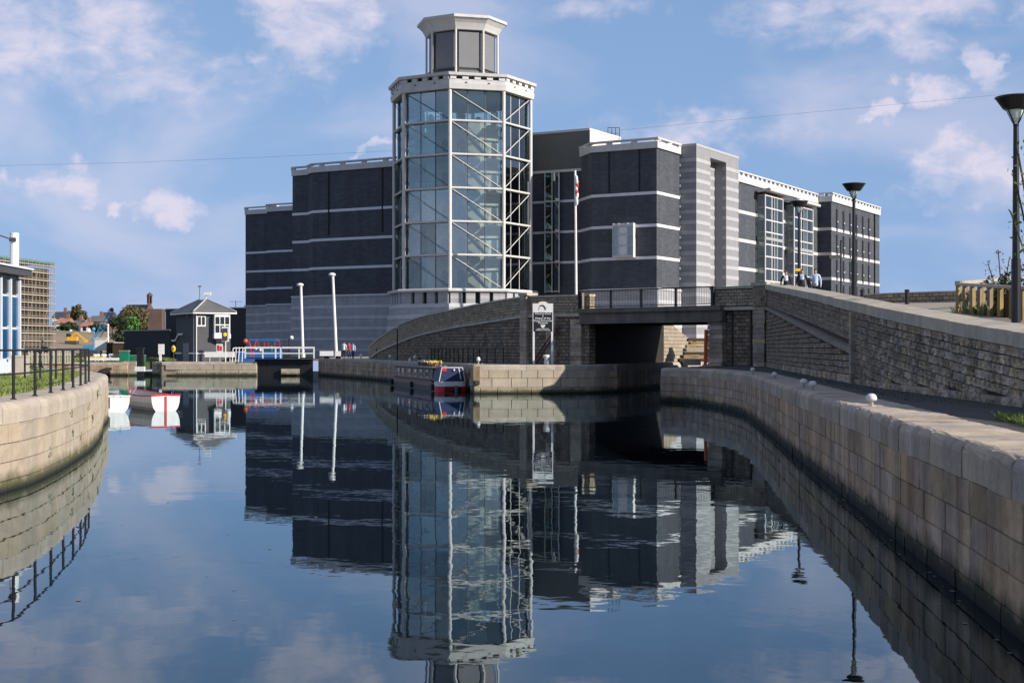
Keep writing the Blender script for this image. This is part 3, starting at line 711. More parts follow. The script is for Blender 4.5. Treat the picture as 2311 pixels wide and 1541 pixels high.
# box window on the right block
def facade_frame(p0, p1, x0, x1):
    def on(x):
        a, b = Vector(p0), Vector(p1); s = min(np.linspace(0, 1, 500), key=lambda t: abs((a.x + (b.x - a.x) * t) / (a.y + (b.y - a.y) * t) - (x - CX) / F)); return a.lerp(b, s)
    a, b = on(x0), on(x1); d = (b - a).normalized(); n = Vector((d.y, -d.x)) if Vector((d.y, -d.x)).y < 0 else Vector((-d.y, d.x)); return a, b, d, n, math.atan2(d.y, d.x)
a, b, d, n, ang = facade_frame((11.76, 209.2), tuple(E), 1391, 1436); c = (a + b) / 2; W = (b - a).length
zt, zb = Za(504, 206), Za(582, 206)
bw = MB().box((*(c + n * .55), (zt + zb) / 2), (W - .2, 1.0, zt - zb - .1), ang).build('bay_window', 'white_paint', mus)
fr = MB()
for t in (0, .28, .72, 1): p = a.lerp(b, t) + n * 1.12; fr.box((*p, (zt + zb) / 2), (.14, .14, zt - zb), ang)
for z in (zt - .35, zt - 1.7, zb + 1.75, zb + .2): fr.box((*(c + n * 1.14), z), (W, .12, .3 if z in (zt - .35, zb + .2) else .12), ang)
fr.build('frame', 'cornice_paint', bw)
for k in range(3):
    t0, t1 = ((.02, .26), (.3, .7), (.74, .98))[k]
    for z0, z1 in ((zb + .4, zb + 1.65), (zb + 1.85, zt - 1.8), (zt - 1.6, zt - .55)):
        p = a.lerp(b, (t0 + t1) / 2) + n * 1.09; MB().box((*p, (z0 + z1) / 2), (W * (t1 - t0), .03, z1 - z0), ang).build('pane', 'white_paint' if k == 1 else 'bay_glass', bw)  # middle panes painted white in place of a bright reflection
# striped pylon with tall opening
F0 = Vector((27.2, 209.9)); vx = Vector(VV.xy); ux = Vector((.866, -.5))
FL_ = F0 - ux * 2.75
def pyl(name, poly, z0, z1, mat): MB().prism(poly, z0, z1).build(name, mat, mus)
dp = 2.75
def ql(t0, t1, d=dp): a_, b_ = F0 + vx * t0, F0 + vx * t1; return [a_, b_, b_ - ux * d, a_ - ux * d]
pyl('pylon_pier', ql(0, 5.4), GZ, 31.6, 'pylon_grey'); pyl('pylon_pier', ql(11.9, 17.2), GZ, 31.6, 'pylon_grey')
pyl('pylon_head', ql(0, 17.2), 31.6, 32.75, 'pylon_grey'); pyl('pylon_back', [F0 + vx * 5.4 - ux * 1.9, F0 + vx * 11.9 - ux * 1.9, F0 + vx * 11.9 - ux * 3.2, F0 + vx * 5.4 - ux * 3.2], GZ, 31.6, 'pylon_grey')
slab(MB(), [tuple(F0 + vx * 17.2), tuple(F0), tuple(FL_)], -.5, .05, 32.75, 33.1).build('parapet_cap', 'pylon_band', mus)
z = 30.7
while z > GZ + 1:
    for pts in ([F0 + vx * 5.4 - ux * .6, F0 + vx * 5.4, F0, FL_ + ux * .02], [F0 + vx * 17.2, F0 + vx * 11.9, F0 + vx * 11.9 - ux * .6]):
        m = MB(); slab(m, [tuple(q) for q in pts], -.1, .04, z - .28, z + .28); m.build('pylon_band', 'pylon_band', mus)
    m = MB(); slab(m, [tuple(F0 + vx * 11.8 - ux * 1.9), tuple(F0 + vx * 5.5 - ux * 1.9)], -.1, .04, z - .28, z + .28); m.build('pylon_band', 'base_band', mus)
    z -= 1.53
for z in np.arange(4, 31, 1.53): p = FL_ + ux * .1 - vx * .1; MB().box((p.x, p.y, z), (.3, .3, .35), R_(60)).build('fixing_block', 'cornice_paint', mus)
# long sunlit wing
W0, W1 = Vector((35.6, 229.7)), Vector((57.5, 267.7)); Wl = [tuple(W1), tuple(W0)]
block(Wl, 3, GZ, 30.1, ['museum_brick'], core=False); bands(Wl, BANDS, .55, .08, 'cornice_paint'); cornice(Wl, 30.0, 31.8, 2.1)
MB().prism([W0 - ux * .7, W1 - ux * .7, W1 - ux * 22, W0 - ux * 22], GZ, 29.6).build('roof_block', 'metal_clad', mus)
H0 = Vector((59.8, 266.4)); H1 = H0 + vx * 32.6; Hl = [tuple(H1), tuple(H0), tuple(H0 - ux * 3.2)]
block(Hl, 3, GZ, 30.4, ['museum_brick', 'museum_brick'], core=False); bands(Hl, BANDS, .55, .08, 'cornice_paint'); cornice(Hl, 30.3, 32.0, 2.1)
MB().prism([H0 - ux * .7 + vx * .6, H1 - ux * .7, H1 - ux * 22, H0 - ux * 22 + vx * .6], GZ, 30).build('roof_block', 'metal_clad', mus)
MB().box((*(H1 + ux * .15 - vx * 4), 17), (.2, .2, 30), R_(60)).build('downpipe', 'dark_void', mus)
# narrow paired windows of the end bay
colx = [1888, 1903, 1918, 1932.5, 1946.5, 1960]
for zb0, zt0 in ((25.0, 30.0 - .6), (20.3, 24.6), (15.7, 19.9), (11.2, 15.2)):
    for x in colx:
        s = min(np.linspace(0, 1, 600), key=lambda t: abs((H0.x + (H1.x - H0.x) * t) / (H0.y + (H1.y - H0.y) * t) - (x - CX) / F)); p = H0.lerp(H1, s)
        wz = zb0 + .1; hgt = zt0 - zb0 - .4
        wd = MB().box((*(p + ux * .02), wz + hgt / 2), (.8, .22, hgt), R_(60)).build('window', 'dark_void', mus)
        MB().box((*(p + ux * .16), wz + hgt * .42), (.55, .25, .22), R_(60)).box((*(p + ux * .1), wz - .08), (.75, .35, .14), R_(60)).build('sill', 'cornice_paint', wd)
# glazed stair bays on the wing
for x0, x1, ztp in ((1706, 1746, Za(447, 245)), (1772, 1815, Za(462, 252))):
    a, b, d, n, ang = facade_frame(tuple(W0), tuple(W1), x0, x1); W = (b - a).length; c = (a + b) / 2
    MB().box((*(c + d * .2 + n * .62), (GZ + ztp) / 2), (W - .6, 1.5, ztp - GZ), ang).build('bay_back', 'core_render', mus)
    bay = MB()
    for t in (0, .36, .5, .68, 1): p = a.lerp(b, t) + n * 1.6; bay.box((*p, (GZ + ztp) / 2), (.3 if t in (0, .36, 1) else .14, .2, ztp - GZ), ang)
    for z in np.arange(ztp - .2, GZ + 2, -2.05): bay.box((*(c + n * 1.62), z), (W, .16, .22), ang); bay.box((*(a.lerp(b, .36) + n * .8), z), (.2, 1.6, .2), ang)
    for z in np.arange(ztp - 2.2, GZ + 2, -2.05): p, q = a.lerp(b, .42) + n * 1.2, a.lerp(b, .95) + n * .7; bay.beam((p.x, p.y, z + .1), (q.x, q.y, z + 1.7), .12, .16)
    gb = bay.build('glazed_bay', 'white_steel', mus)
    for z in np.arange(ztp - .2, GZ + 4, -2.05): MB().box((*(a + n * 1.05), z - 1.02), (.04, .9, 1.8), ang).build('pane', 'bay_glass', gb); MB().box((*(a + n * 1.05), z), (.12, 1.0, .14), ang).build('transom', 'white_steel', gb)
    for z in np.arange(ztp - .2, GZ + 4, -2.05):
        for t0, t1 in ((.02, .34), (.38, .66), (.70, .98)):
            p = a.lerp(b, (t0 + t1) / 2) + n * 1.55; MB().box((*p, z - 1.02), (W * (t1 - t0), .04, 1.8), ang).build('pane', 'bay_glass', gb)
    cp = MB().box((*(c + n * 1.2), ztp + .55), (W + 1.6, 3.0, .3), ang)
    for t in (-.08, .2, .5, .8, 1.08): p = a.lerp(b, t) + n * 1.5; cp.beam((*(p - n * .9), ztp + .35), (*(p + n * 1.1), ztp + .75), .2, .35)
    cp.tube((*(a - d * .8 + n * 2.6), ztp + .6), (*(b + d * .8 + n * 2.6), ztp + .6), .3).build('canopy', 'cornice_paint', gb)
    MB().box((*(c + n * 1.0), Za(547 if x0 < 1750 else 558, 248)), (W + .1, 1.45, .5), ang).build('spandrel', 'tower_floor', gb)

# ------------------------------------------------------------------ glass tower
TC = Vector((Xa(1042.5, 215), 215, GZ)); TR = 10.45
tw = thing('glass_tower', 'tall octagonal glazed stair tower with white steel frame and grey lantern on top', 'tower', TC)
def og(r, k, z, rot=-7.5, c=TC):
    a = R_(rot + 45 * k); return Vector((c.x + r * math.sin(a), c.y - r * math.cos(a), z))
ogl = lambda r, rot=-7.5: [og(r, k, 0, rot).xy for k in range(8)]
ZL, ZG0, ZG1 = 11.25, 11.5, 40.2
# flared striped base with slots
lv = [(12.15, GZ - .6), (11.35, 7.8), (11.1, 9.3)]
for (r0, z0), (r1, z1) in zip(lv[:-1], lv[1:]): MB().prism(ogl(r0), z0, z1, top=ogl(r1)).build('base', 'granite', tw)
for i in range(5):
    z = 9.05 - 1.6 * i; r = np.interp(z, [GZ - .6, 7.8, 9.3], [12.15, 11.35, 11.1]) + .06
    MB().prism(ogl(r + .05), z - .28, z + .28, top=ogl(r)).build('base_band', 'granite_band', tw)
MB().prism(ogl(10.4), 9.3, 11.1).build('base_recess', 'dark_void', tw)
for k in range(8):
    a, b = og(11.05, k, 0), og(11.05, k + 1, 0); d = (b - a).normalized(); n = Vector((d.y, -d.x, 0)); L = (b - a).length
    for i in range(4):
        t = (i + .5) / 4; p = a.lerp(b, t) - n * .25; wdt = L / 4 - .75
        MB().box((p.x, p.y, 10.2), (wdt + (.36 if i in (0, 3) else 0), .55, 1.8), math.atan2(d.y, d.x)).build('merlon', 'granite', tw)
mm = MB()
for k in range(8): mm.tube(og(11.3, k, 11.25), og(11.3, k + 1, 11.25), .26, n=8); mm.ball(og(11.3, k, 11.25), .27)
mm.build('ring_rail', 'cornice_paint', tw)
MB().prism(ogl(11.1), 11.1, 11.32).build('base_slab', 'cornice_paint', tw)
# frame
for k in range(8): MB().tube(og(TR, k, 11.3), og(TR, k, ZG1 + .1), .27, n=12).build('post', 'white_steel', tw, smooth=False)
nst = 6; zl = [ZG0 + (ZG1 - ZG0) * i / nst for i in range(nst + 1)]; zl = [11.5] + [Za(y, 206) for y in (576, 501, 425.5, 350, 274.5)] + [40.2]
for k in range(8):
    for z in zl[1:-1]: MB().tube(og(TR, k, z), og(TR, k + 1, z), .17, n=8).build('ring_beam', 'white_steel', tw)
    for z0, z1 in zip(zl[:-1], zl[1:]):
        a, b = (og(TR - .1, k, z1), og(TR - .1, k + 1, z0)) if k != 1 else (og(TR - .1, k, z0), og(TR - .1, k + 1, z1))
        MB().tube(a, b, .065 if k in (0, 1, 2) else .04, n=6).build('diagonal_brace', 'white_steel' if k in (0, 1, 2) else 'grey_panel', tw)
    for t in (1 / 3, 2 / 3):
        p, q = og(TR - .45, k, 0), og(TR - .45, k + 1, 0); e = p.lerp(q, t); MB().tube((e.x, e.y, 11.3), (e.x, e.y, ZG1), .07, n=6).build('mullion', 'white_steel' if k in (1, 2, 3, 4, 5) else 'panel_dark', tw)
    for i in range(3):
        for z0, z1 in zip(zl[:-1], zl[1:]):
            p, q = og(TR - .45, k, 0), og(TR - .45, k + 1, 0); d = (q - p).normalized(); c = p.lerp(q, (i + .5) / 3); L = (q - p).length / 3
            MB().box((c.x, c.y, (z0 + z1) / 2), (L - .12, .03, z1 - z0 - .12), M=Matrix.Rotation(math.atan2(d.y, d.x) + random.gauss(0, .006), 3, 'Z') @ Matrix.Rotation(random.gauss(0, .006), 3, 'X')).build('pane', 'tower_glass', tw)
# crown of the shaft
MB().prism(ogl(TR + .45), ZG1, 41.0, top=ogl(TR + .6)).build('cornice', 'cornice_paint', tw)
MB().prism(ogl(TR + .42), 41.0, 41.6, top=ogl(TR + .5)).build('cornice_course', 'cornice_paint', tw)
MB().prism(ogl(TR - .2), 41.6, 42.1).build('cornice_core', 'panel_dark', tw)
for k in range(8):
    for t in (.06, .28, .5, .72, .94): e = og(TR + .3, k, 0).lerp(og(TR + .3, k + 1, 0), t); d = og(1, k + 1, 0) - og(1, k, 0); MB().box((e.x, e.y, 41.85), (.9, .5, .56), math.atan2(d.y, d.x)).build('cornice_block', 'cornice_paint', tw)
MB().prism(ogl(TR + .85), 42.1, 42.5, top=ogl(TR + .95)).build('cornice_cap', 'cornice_paint', tw)
mm = MB()
for k in range(8):
    for t in (.3, .7): e = og(TR + .6, k, 41.1).lerp(og(TR + .6, k + 1, 41.1), t); mm.ball(e, .12)
mm.build('cornice_lamps', 'panel_dark', tw)
# lantern
LR = 5.45
MB().prism(ogl(4.9), 42.4, 50.0).build('lantern_core', 'panel_dark', tw)
for k in range(8):
    a, b = og(5.05, k, 0), og(5.05, k + 1, 0); d = (b - a).normalized(); an = math.atan2(d.y, d.x); c = (a + b) / 2; L = (b - a).length
    MB().box((c.x, c.y, 47.0), (L - .75, .12, 5.3), an).build('lantern_panel', 'grey_panel', tw)
    MB().box((c.x, c.y, 43.35), (L - .75, .12, 1.2), an).build('lantern_panel', 'grey_panel', tw)
    MB().tube(og(LR, k, 42.4), og(LR, k, 50.1), .17, n=10).build('lantern_post', 'white_steel', tw)
    MB().tube(og(LR, k, 44.25), og(LR, k + 1, 44.25), .07, n=6).build('lantern_rail', 'panel_dark', tw)
prof = [(5.6, 49.9), (5.75, 50.2), (6.1, 50.8), (6.75, 51.45)]
for (r0, z0), (r1, z1) in zip(prof[:-1], prof[1:]): MB().prism(ogl(r0), z0, z1, top=ogl(r1)).build('lantern_flare', 'cornice_paint', tw)
MB().prism(ogl(6.9), 51.45, 51.85).build('lantern_cap', 'cornice_paint', tw)
# inside: floor, ceiling ring, core with arches, winding stair, handrail
MB().prism(ogl(TR - .7), 11.33, 11.45).build('floor_slab', 'tower_floor', tw)
MB().prism(ogl(TR - .6), 39.9, 40.15).build('ceiling_slab', 'core_render', tw)
CR = 5.7
for k in range(8):
    a, b = og(CR, k, 0, -15), og(CR, k + 1, 0, -15); d = (b - a).normalized(); n = Vector((d.y, -d.x, 0))
    MB().prism([a.xy, b.xy, (b - n * .5).xy, (a - n * .5).xy], 11.45, 36.2).build('core_wall', 'core_warm', tw)
    an = math.atan2(d.y, d.x); c = (a + b) / 2
    for z0 in zl[:-1]:
        m = MB(); wv = .6; pts = [(-wv, 0), (wv, 0), (wv, 1.9)] + [(wv * math.cos(q), 1.9 + wv * math.sin(q)) for q in np.linspace(.3, math.pi - .3, 6)] + [(-wv, 1.9)]
        off = d * (1.1 if k % 2 else -.6)
        vs = [c + off + d * u + n * o_ + Vector((0, 0, z0 + .4 + v)) for o_ in (-.1, .04) for u, v in pts]; q = len(pts)
        m.add(vs, [tuple(range(q, 2 * q))] + [(i, (i + 1) % q, q + (i + 1) % q, q + i) for i in range(q)]).build('arch_opening', 'panel_dark', tw)
        if z0 < 34: MB().lathe((0, 0, 0), [(1.0, 0), (1.0, .12)], 12).build('trophy_roundel', 'boat_inside', tw).matrix_basis = Matrix.Translation(c - off * .6 + n * .02 + Vector((0, 0, z0 + 3.4)) - TC) @ Matrix.Rotation(an, 4, 'Z') @ Matrix.Rotation(R_(90), 4, 'X')
MB().prism(ogl(CR - .1, -15), 36.2, 36.5).build('core_top', 'core_render', tw)
# straight stair flights across alternate sides, storey by storey
for k, lv_ in ((0, 5), (3, 5), (5, 5)):
    for z0, z1 in list(zip(zl[:-1], zl[1:]))[:lv_]:
        a, b = og(8.3, k, 0).lerp(og(8.3, k + 1, 0), .12), og(8.3, k, 0).lerp(og(8.3, k + 1, 0), .88); d = (b - a).normalized(); n = Vector((d.y, -d.x, 0)); an = math.atan2(d.y, d.x); N = 20; st = MB()
        for i in range(N):
            t = (i + .5) / N; p = a.lerp(b, t) - n * .75; st.box((p.x, p.y, z1 - .1 - (z1 - z0) * t), ((b - a).length / N + .02, 1.5, .34), an)
        fl = st.build('stair_flight', 'core_render', tw); bal = MB()
        for i in range(N): t = (i + .5) / N; p = a.lerp(b, t); zz = z1 - (z1 - z0) * t; bal.tube((p.x, p.y, zz), (p.x, p.y, zz + 1.0), .035, n=4)
        bal.tube((a.x, a.y, z1 + .95), (b.x, b.y, z0 + .95), .07, n=5); bal.build('balustrade', 'white_steel', fl)
for z in zl[1:-1]:
    MB().prism([og(6, 5, 0).xy, og(6, 6, 0).xy, og(9.9, 6, 0).xy, og(9.9, 5, 0).xy], z - .3, z).build('landing', 'core_warm', tw)
    MB().prism([og(6, 1, 0).xy, og(6, 2, 0).xy, og(8.6, 2, 0).xy, og(8.6, 1, 0).xy], z - .3, z).build('landing', 'tower_floor', tw)
    MB().prism([og(6, 7, 0).xy, og(6, 8, 0).xy, og(8.6, 8, 0).xy, og(8.6, 7, 0).xy], z - .25, z).build('landing', 'core_warm', tw)
    lr_ = MB()
    for t in np.linspace(0, 1, 12): p = og(8.55, 7, z).lerp(og(8.55, 8, z), t); lr_.tube(p, p + Vector((0, 0, 1)), .035, n=4)
    lr_.tube(og(8.55, 7, z + 1), og(8.55, 8, z + 1), .06, n=5).build('landing_rail', 'white_steel', tw)
# flagpole with furled flag
fp = thing('flagpole', 'tall white flagpole with a furled red and white flag in front of the dark wall', 'flagpole', (*P(1301, 700, 196).xy, GZ))
a, b = P(1301.5, 664, 196), P(1298, 385, 196); MB().tube(a + Vector((0, 0, -8)), b, .2, .15, 10).build('pole', 'white_paint', fp)
mm = MB(); mm.cur = 0
for i in range(8):
    z = Za(404 + i * 7.5, 196); mm.cur = 0 if i in (2, 4) else 1; mm.ball((Xa(1300.8 + (i % 3) * .9, 195.8), 195.7, z), .26, 8, (.8, .7, 1.9))
mm.build('flag', ['red_paint', 'white_paint'], fp)
# ------------------------------------------------------------------ canal bridge
br = thing('canal_bridge', 'low stone and steel bridge carrying the road over the dark dock entrance', 'bridge', (9, 93, QZ))
Lc, Rc2, Cc = Vector((5.2, 96.0)), Vector((12.35, 89.0)), Vector((15.4, 86.0))
pv = Vector(PV.xy); DW = 19.0
bd = (Lc - Rc2).normalized(); bn = Vector((-bd.y, bd.x))      # left of travel right->left: towards the viewer
# girders and deck
fa, fb = Rc2 - bd * 1.2, Lc + bd * .6
def along(t, off, z): p = fa.lerp(fb, t) + bn * off; return Vector((p.x, p.y, z))
MB().beam(along(0, .1, 4.98), along(1, .1, 4.98), .5, .66).build('girder', 'bridge_steel', br)
MB().beam(along(0, .18, 5.46), along(1, .18, 5.46), .75, .30).build('deck_edge', 'bridge_steel', br)
m = MB()
m.beam(along(0, .2, 4.62), along(1, .2, 4.62), .75, .07).build('girder_flange', 'bridge_steel', br)
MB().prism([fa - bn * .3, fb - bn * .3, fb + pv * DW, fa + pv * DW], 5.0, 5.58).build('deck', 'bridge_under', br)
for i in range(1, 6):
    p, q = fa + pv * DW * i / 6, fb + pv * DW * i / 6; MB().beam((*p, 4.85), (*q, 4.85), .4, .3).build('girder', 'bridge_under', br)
# abutments under the deck
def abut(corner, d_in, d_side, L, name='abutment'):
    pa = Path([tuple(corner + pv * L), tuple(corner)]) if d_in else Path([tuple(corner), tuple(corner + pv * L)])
    return wall_strip(MB(), pa, 0, L - (.4 if d_in else 0), 0, lambda s: QZ - .6, lambda s: 5.0, 1.0, .25 if d_in else 1.5).build(name, 'bridge_under', br)  # inner faces coloured near black, deepening the shade under the deck
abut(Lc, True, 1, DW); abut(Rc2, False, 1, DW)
# back of the left abutment running on into the sun
wl_ = Path([tuple(Lc + pv * (DW + 12)), tuple(Lc + pv * DW)])
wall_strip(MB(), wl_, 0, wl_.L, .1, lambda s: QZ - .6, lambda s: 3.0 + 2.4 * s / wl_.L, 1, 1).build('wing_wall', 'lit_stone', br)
# bridge railing
ry = [1312, 1383.5, 1452, 1529.5, 1614]
def on_line(a, b, x): 
    s = min(np.linspace(-.3, 1.3, 1600), key=lambda t: abs((a.x + (b.x - a.x) * t) / (a.y + (b.y - a.y) * t) - (x - CX) / F)); return a.lerp(b, s)
rl = thing('bridge_railing', 'black iron railing with thin bars along the bridge deck', 'railing', (9, 92.5, 5.6))
pp = [on_line(Rc2, Lc, x) + bn * .2 for x in ry]
for p in pp: MB().box((p.x, p.y, 6.2), (.12, .16, 1.25), math.atan2(bd.y, bd.x)).build('post', 'black_iron', rl)
MB().beam((*pp[0], 6.78), (*pp[-1], 6.78), .1, .07).build('top_rail', 'black_iron', rl)
MB().beam((*pp[0], 5.72), (*pp[-1], 5.72), .06, .05).build('bottom_rail', 'black_iron', rl)
m = MB(); L = (pp[-1] - pp[0]).length; k = int(L / .13)
for i in range(k): p = pp[0].lerp(pp[-1], i / k); m.box((p.x, p.y, 6.24), (.022, .022, 1.05))
m.build('bars', 'black_iron', rl)
p = on_line(Rc2, Lc, 1318) + bn * .1; mp = thing('marker_post', 'short pale post at the left end of the bridge railing', 'post', (p.x, p.y, 5.6))
MB().box((p.x, p.y, 6.15), (.14, .14, 1.1)).build('shaft', 'wall_coping', mp); MB().box((p.x, p.y, 6.75), (.18, .18, .1)).build('cap', 'red_paint', mp)

# ------------------------------------------------------------------ left approach: abutment front, parapet and long curved ramp wall
ln = [(5.2, 96.0), (.95, 101), (-1.6, 106), (-4.3, 111), (-7.3, 118), (-9.7, 125), (-12.9, 138), (-15.2, 150)]
LW = Path(ln, 5)
def s_of(path, pts):
    out = []
    for q in pts: out.append(min(np.arange(0, path.L, .1), key=lambda s: (path.at(s).xy - Vector(q)).length))
    return out
ls = s_of(LW, ln)
ltop = lambda s: float(np.interp(s, ls, [6.6, 6.66, 6.45, 6.08, 5.68, 5.18, 4.0, 3.1]))
lstr = lambda s: float(np.interp(s, ls, [5.2, 5.2, 4.92, 4.60, 4.12, 3.5, 2.6, 1.6]))
lw = thing('ramp_wall', 'long curved coursed stone wall rising from the lock to the bridge behind the narrowboat', 'wall', (-4, 110, QZ))
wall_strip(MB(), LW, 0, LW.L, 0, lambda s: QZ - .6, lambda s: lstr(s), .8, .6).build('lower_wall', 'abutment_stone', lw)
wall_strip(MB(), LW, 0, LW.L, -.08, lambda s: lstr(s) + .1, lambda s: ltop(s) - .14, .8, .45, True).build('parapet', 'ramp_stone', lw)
def sweep(mb, path, s0, s1, d0, d1, zf0, zf1, step=.8, tilt=0):
    k = max(1, int((s1 - s0) / step)); ss = [s0 + (s1 - s0) * i / k for i in range(k + 1)]; vs = []
    for s in ss: vs += [path.at(s, d1, zf0(s)), path.at(s, d1, zf1(s)), path.at(s, d0, zf1(s) + tilt), path.at(s, d0, zf0(s))]
    fs = [(4 * i + j, 4 * i + 4 + j, 4 * i + 4 + (j + 1) % 4, 4 * i + (j + 1) % 4) for i in range(k) for j in range(4)] + [(0, 1, 2, 3), (4 * k + 3, 4 * k + 2, 4 * k + 1, 4 * k)]
    return mb.add(vs, fs)
s = 0; rg = random.Random(11)
while s < LW.L - .3:
    e = min(s + rg.uniform(1.2, 1.9), LW.L); sweep(MB(), LW, s + .006, e - .006, -.62, -.02, lambda q: ltop(q) - .14, ltop).build('coping_stone', 'wall_coping', lw)
    sweep(MB(), LW, s + .004, e - .004, -.3, .10, lambda q: lstr(q) - .08, lambda q: lstr(q) + .1).build('string_course', 'wall_coping', lw); s = e
# end pilaster and quoins of the left abutment
for s_, w_, zt_ in ((ls[1], .8, 6.62), (ls[0] + 1.1, 1.0, 5.0), (ls[0] + 3.6, .9, 5.0)):
    c = LW.at(s_, .02); nn = LW.nrm(s_); an = math.atan2(nn.y, nn.x) - math.pi / 2; k = 0; z = QZ - .1
    while z < zt_ - .1:
        h = rg.uniform(.28, .36); MB().box((c.x, c.y, z + h / 2), (w_ + rg.uniform(-.04, .10), .34, h - .02), an).build('quoin_stone', 'rock_face', lw); z += h
c = LW.at(ls[1], -.25, 6.76); nn = LW.nrm(ls[1]); MB().box(c, (1.1, .95, .2), math.atan2(nn.y, nn.x) - math.pi / 2).build('pier_cap', 'wall_coping', lw)

# ------------------------------------------------------------------ right abutment front
ra_ = thing('bridge_abutment', 'dark stone abutment with pilasters at the towpath end of the bridge', 'abutment', (*Rc2, QZ))
RA = Path([tuple(Cc), tuple(Rc2)])
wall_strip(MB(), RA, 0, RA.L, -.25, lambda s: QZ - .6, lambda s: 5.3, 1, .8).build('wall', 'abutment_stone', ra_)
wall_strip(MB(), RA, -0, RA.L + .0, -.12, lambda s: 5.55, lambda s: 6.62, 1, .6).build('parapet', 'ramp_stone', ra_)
sweep(MB(), RA, 0, RA.L, -.8, .12, lambda s: 5.3, lambda s: 5.5).build('string_course', 'wall_coping', ra_)
sweep(MB(), RA, .4, RA.L, -.8, .0, lambda s: 6.62, lambda s: 6.78).build('coping_stone', 'wall_coping', ra_)
an = math.atan2(bd.y, bd.x)
for s_, w_ in ((RA.L - .55, 1.1), (.45, .8)):
    z = QZ - .1; c = RA.at(s_, -.05)
    while z < 5.25:
        h = min(rg.uniform(.26, .34), 5.3 - z); MB().box((c.x, c.y, z + h / 2), (w_ + rg.uniform(-.04, .08), .5, h - .02), an).build('quoin_stone', 'rock_face', ra_); z += h
c = RA.at(.35, -.15); MB().box((c.x, c.y, 6.1), (.95, .8, 1.25), an).build('pier', 'abutment_stone', ra_); MB().box((c.x, c.y, 6.83), (1.15, 1.0, .22), an).build('pier_cap', 'coping', ra_)
for s_ in (RA.L - 1.6, 1.3): # dark strips drawn in as the shadow lines of a recessed panel
    c = RA.at(s_, -.26); MB().box((c.x, c.y, 3.5), (.12, .2, 3.4), an).build('panel_shadow_line', 'mortar_dark', ra_)
op = thing('orange_post', 'slim orange painted post at the mouth of the bridge opening', 'post', (*P(1592, 825, 88.6).xy, QZ))
a = P(1591.5, 825, 88.2); MB().tube((a.x, a.y, QZ - .05), (a.x + .06, a.y, 4.1), .11, n=8).build('shaft', 'orange_paint', op)
MB().lathe((a.x, a.y, QZ - .02), [(.2, 0), (.2, .06), (.12, .1)], 8).build('base', 'orange_paint', op)
# timber stack on the far side of the opening
tm = thing('timber_stack', 'stack of weathered timber baulks seen through the bridge opening', 'timber', (*P(1565, 815, 113).xy, QZ))
for i in range(7):
    for j in range(2):
        y0 = 112.5 + .35 * i + .5 * j; x0, x1 = Xa(1534 + i * 4 + rg.uniform(-6, 3), y0), Xa(1602, y0)
        MB().beam((x0, y0, QZ + .13 + i * .27), (x1, y0 + .4, QZ + .13 + i * .27), .5, .23).build('baulk', rg.choice(['timber', 'timber_grey', 'timber_dark']), tm)
sl = thing('stone_slab', 'loose pale stone slab lying at the edge of the cut', 'stone', (*G(1562, 822, QZ).xy, QZ))
MB().box((*G(1562, 824, QZ).xy, QZ + .16), (1.05, .5, .34), .05).build('block', 'coping', sl); MB().box((*(G(1562, 824, QZ).xy + Vector((.1, .05))), QZ + .37), (.8, .4, .08), .1).build('chip', 'coping', sl)

# ------------------------------------------------------------------ right ramp wall
rw_pts = [(9.5, -5), (9.7, 20), (10.1, 30.2), (10.97, 45.2), (13.1, 65), (15.4, 86)]
RW = Path(rw_pts, 5); rs = s_of(RW, rw_pts)
def sY(Y): return min(np.arange(0, RW.L, .05), key=lambda s: abs(RW.at(s).y - Y))
tY = [0, 20, 27, 31.2, 36.8, 45, 55.3, 86]; tS = [sY(y) for y in tY]
rtop = lambda s: float(np.interp(s, tS, [2.4, 2.92, 3.30, 3.54, 3.92, 4.47, 5.12, 6.86]))
s45 = sY(45.2); send = RW.L
rstr = lambda s: float(np.interp(s, [s45, send], [2.86, 5.4]))
rw = thing('ramp_wall', 'dark rock-faced stone wall with lit sloping coping along the towpath', 'wall', (11, 45, QZ))
CH = .34
wall_strip(MB(), RW, 0, s45, -.02, lambda s: QZ - .5, lambda s: rtop(s) - .1, .8, .42).build('core_wall', 'mortar_dark', rw)
wall_strip(MB(), RW, s45, send, -.12, lambda s: QZ - .5, lambda s: rtop(s) - .1, .8, .42).build('core_wall', 'mortar_dark', rw)
ms = [stone_mesh('rock_stone', 'rock_face', 100 + k, .55, 3, .06) for k in range(9)]
items = []; rg = random.Random(21)
def course(s0, s1, zf, h, off, lr, lo=lambda s: -9, hi=lambda s: 99, proud=.03):
    s = s0 - rg.uniform(0, .3)
    while s < s1:
        L = rg.uniform(*lr); a, b = max(s, s0), min(s + L, s1); s += L
        if b - a < .1: continue
        c = (a + b) / 2; z = zf(c)
        if z - h / 2 < lo(c) or z + h / 2 > hi(c): continue
        A, B = RW.at(a, off, zf(a)), RW.at(b, off, zf(b)); n = RW.nrm(c); p = (A + B) / 2 + n * rg.uniform(0, proud)
        hh = h * rg.uniform(.93, 1.0)
        items.append((stone_matrix(p, B - A, n, (B - A).length - .014, hh - .014, .11), (b - a) * h))
for i in range(12):
    course(sY(15), s45 - .3, lambda s, i=i: rtop(s) - CH - .105 - i * .205, .205, .06, (.2, .44), lo=lambda s: QZ + .05)
course(sY(15), s45 - .3, lambda s: QZ + .03, .26, .10, (.4, .8))
for i in range(8):
    course(s45 + .3, send, lambda s, i=i: rtop(s) - CH - .10 - i * .20, .20, -.03, (.25, .55), lo=lambda s: rstr(s) + .12)
for i in range(16):
    course(s45 + .3, send, lambda s, i=i: QZ + .36 + i * .215, .215, -.03, (.28, .6), hi=lambda s: rstr(s) - .12)
course(s45 + .3, send, lambda s: QZ + .1, .3, .04, (.5, .9))
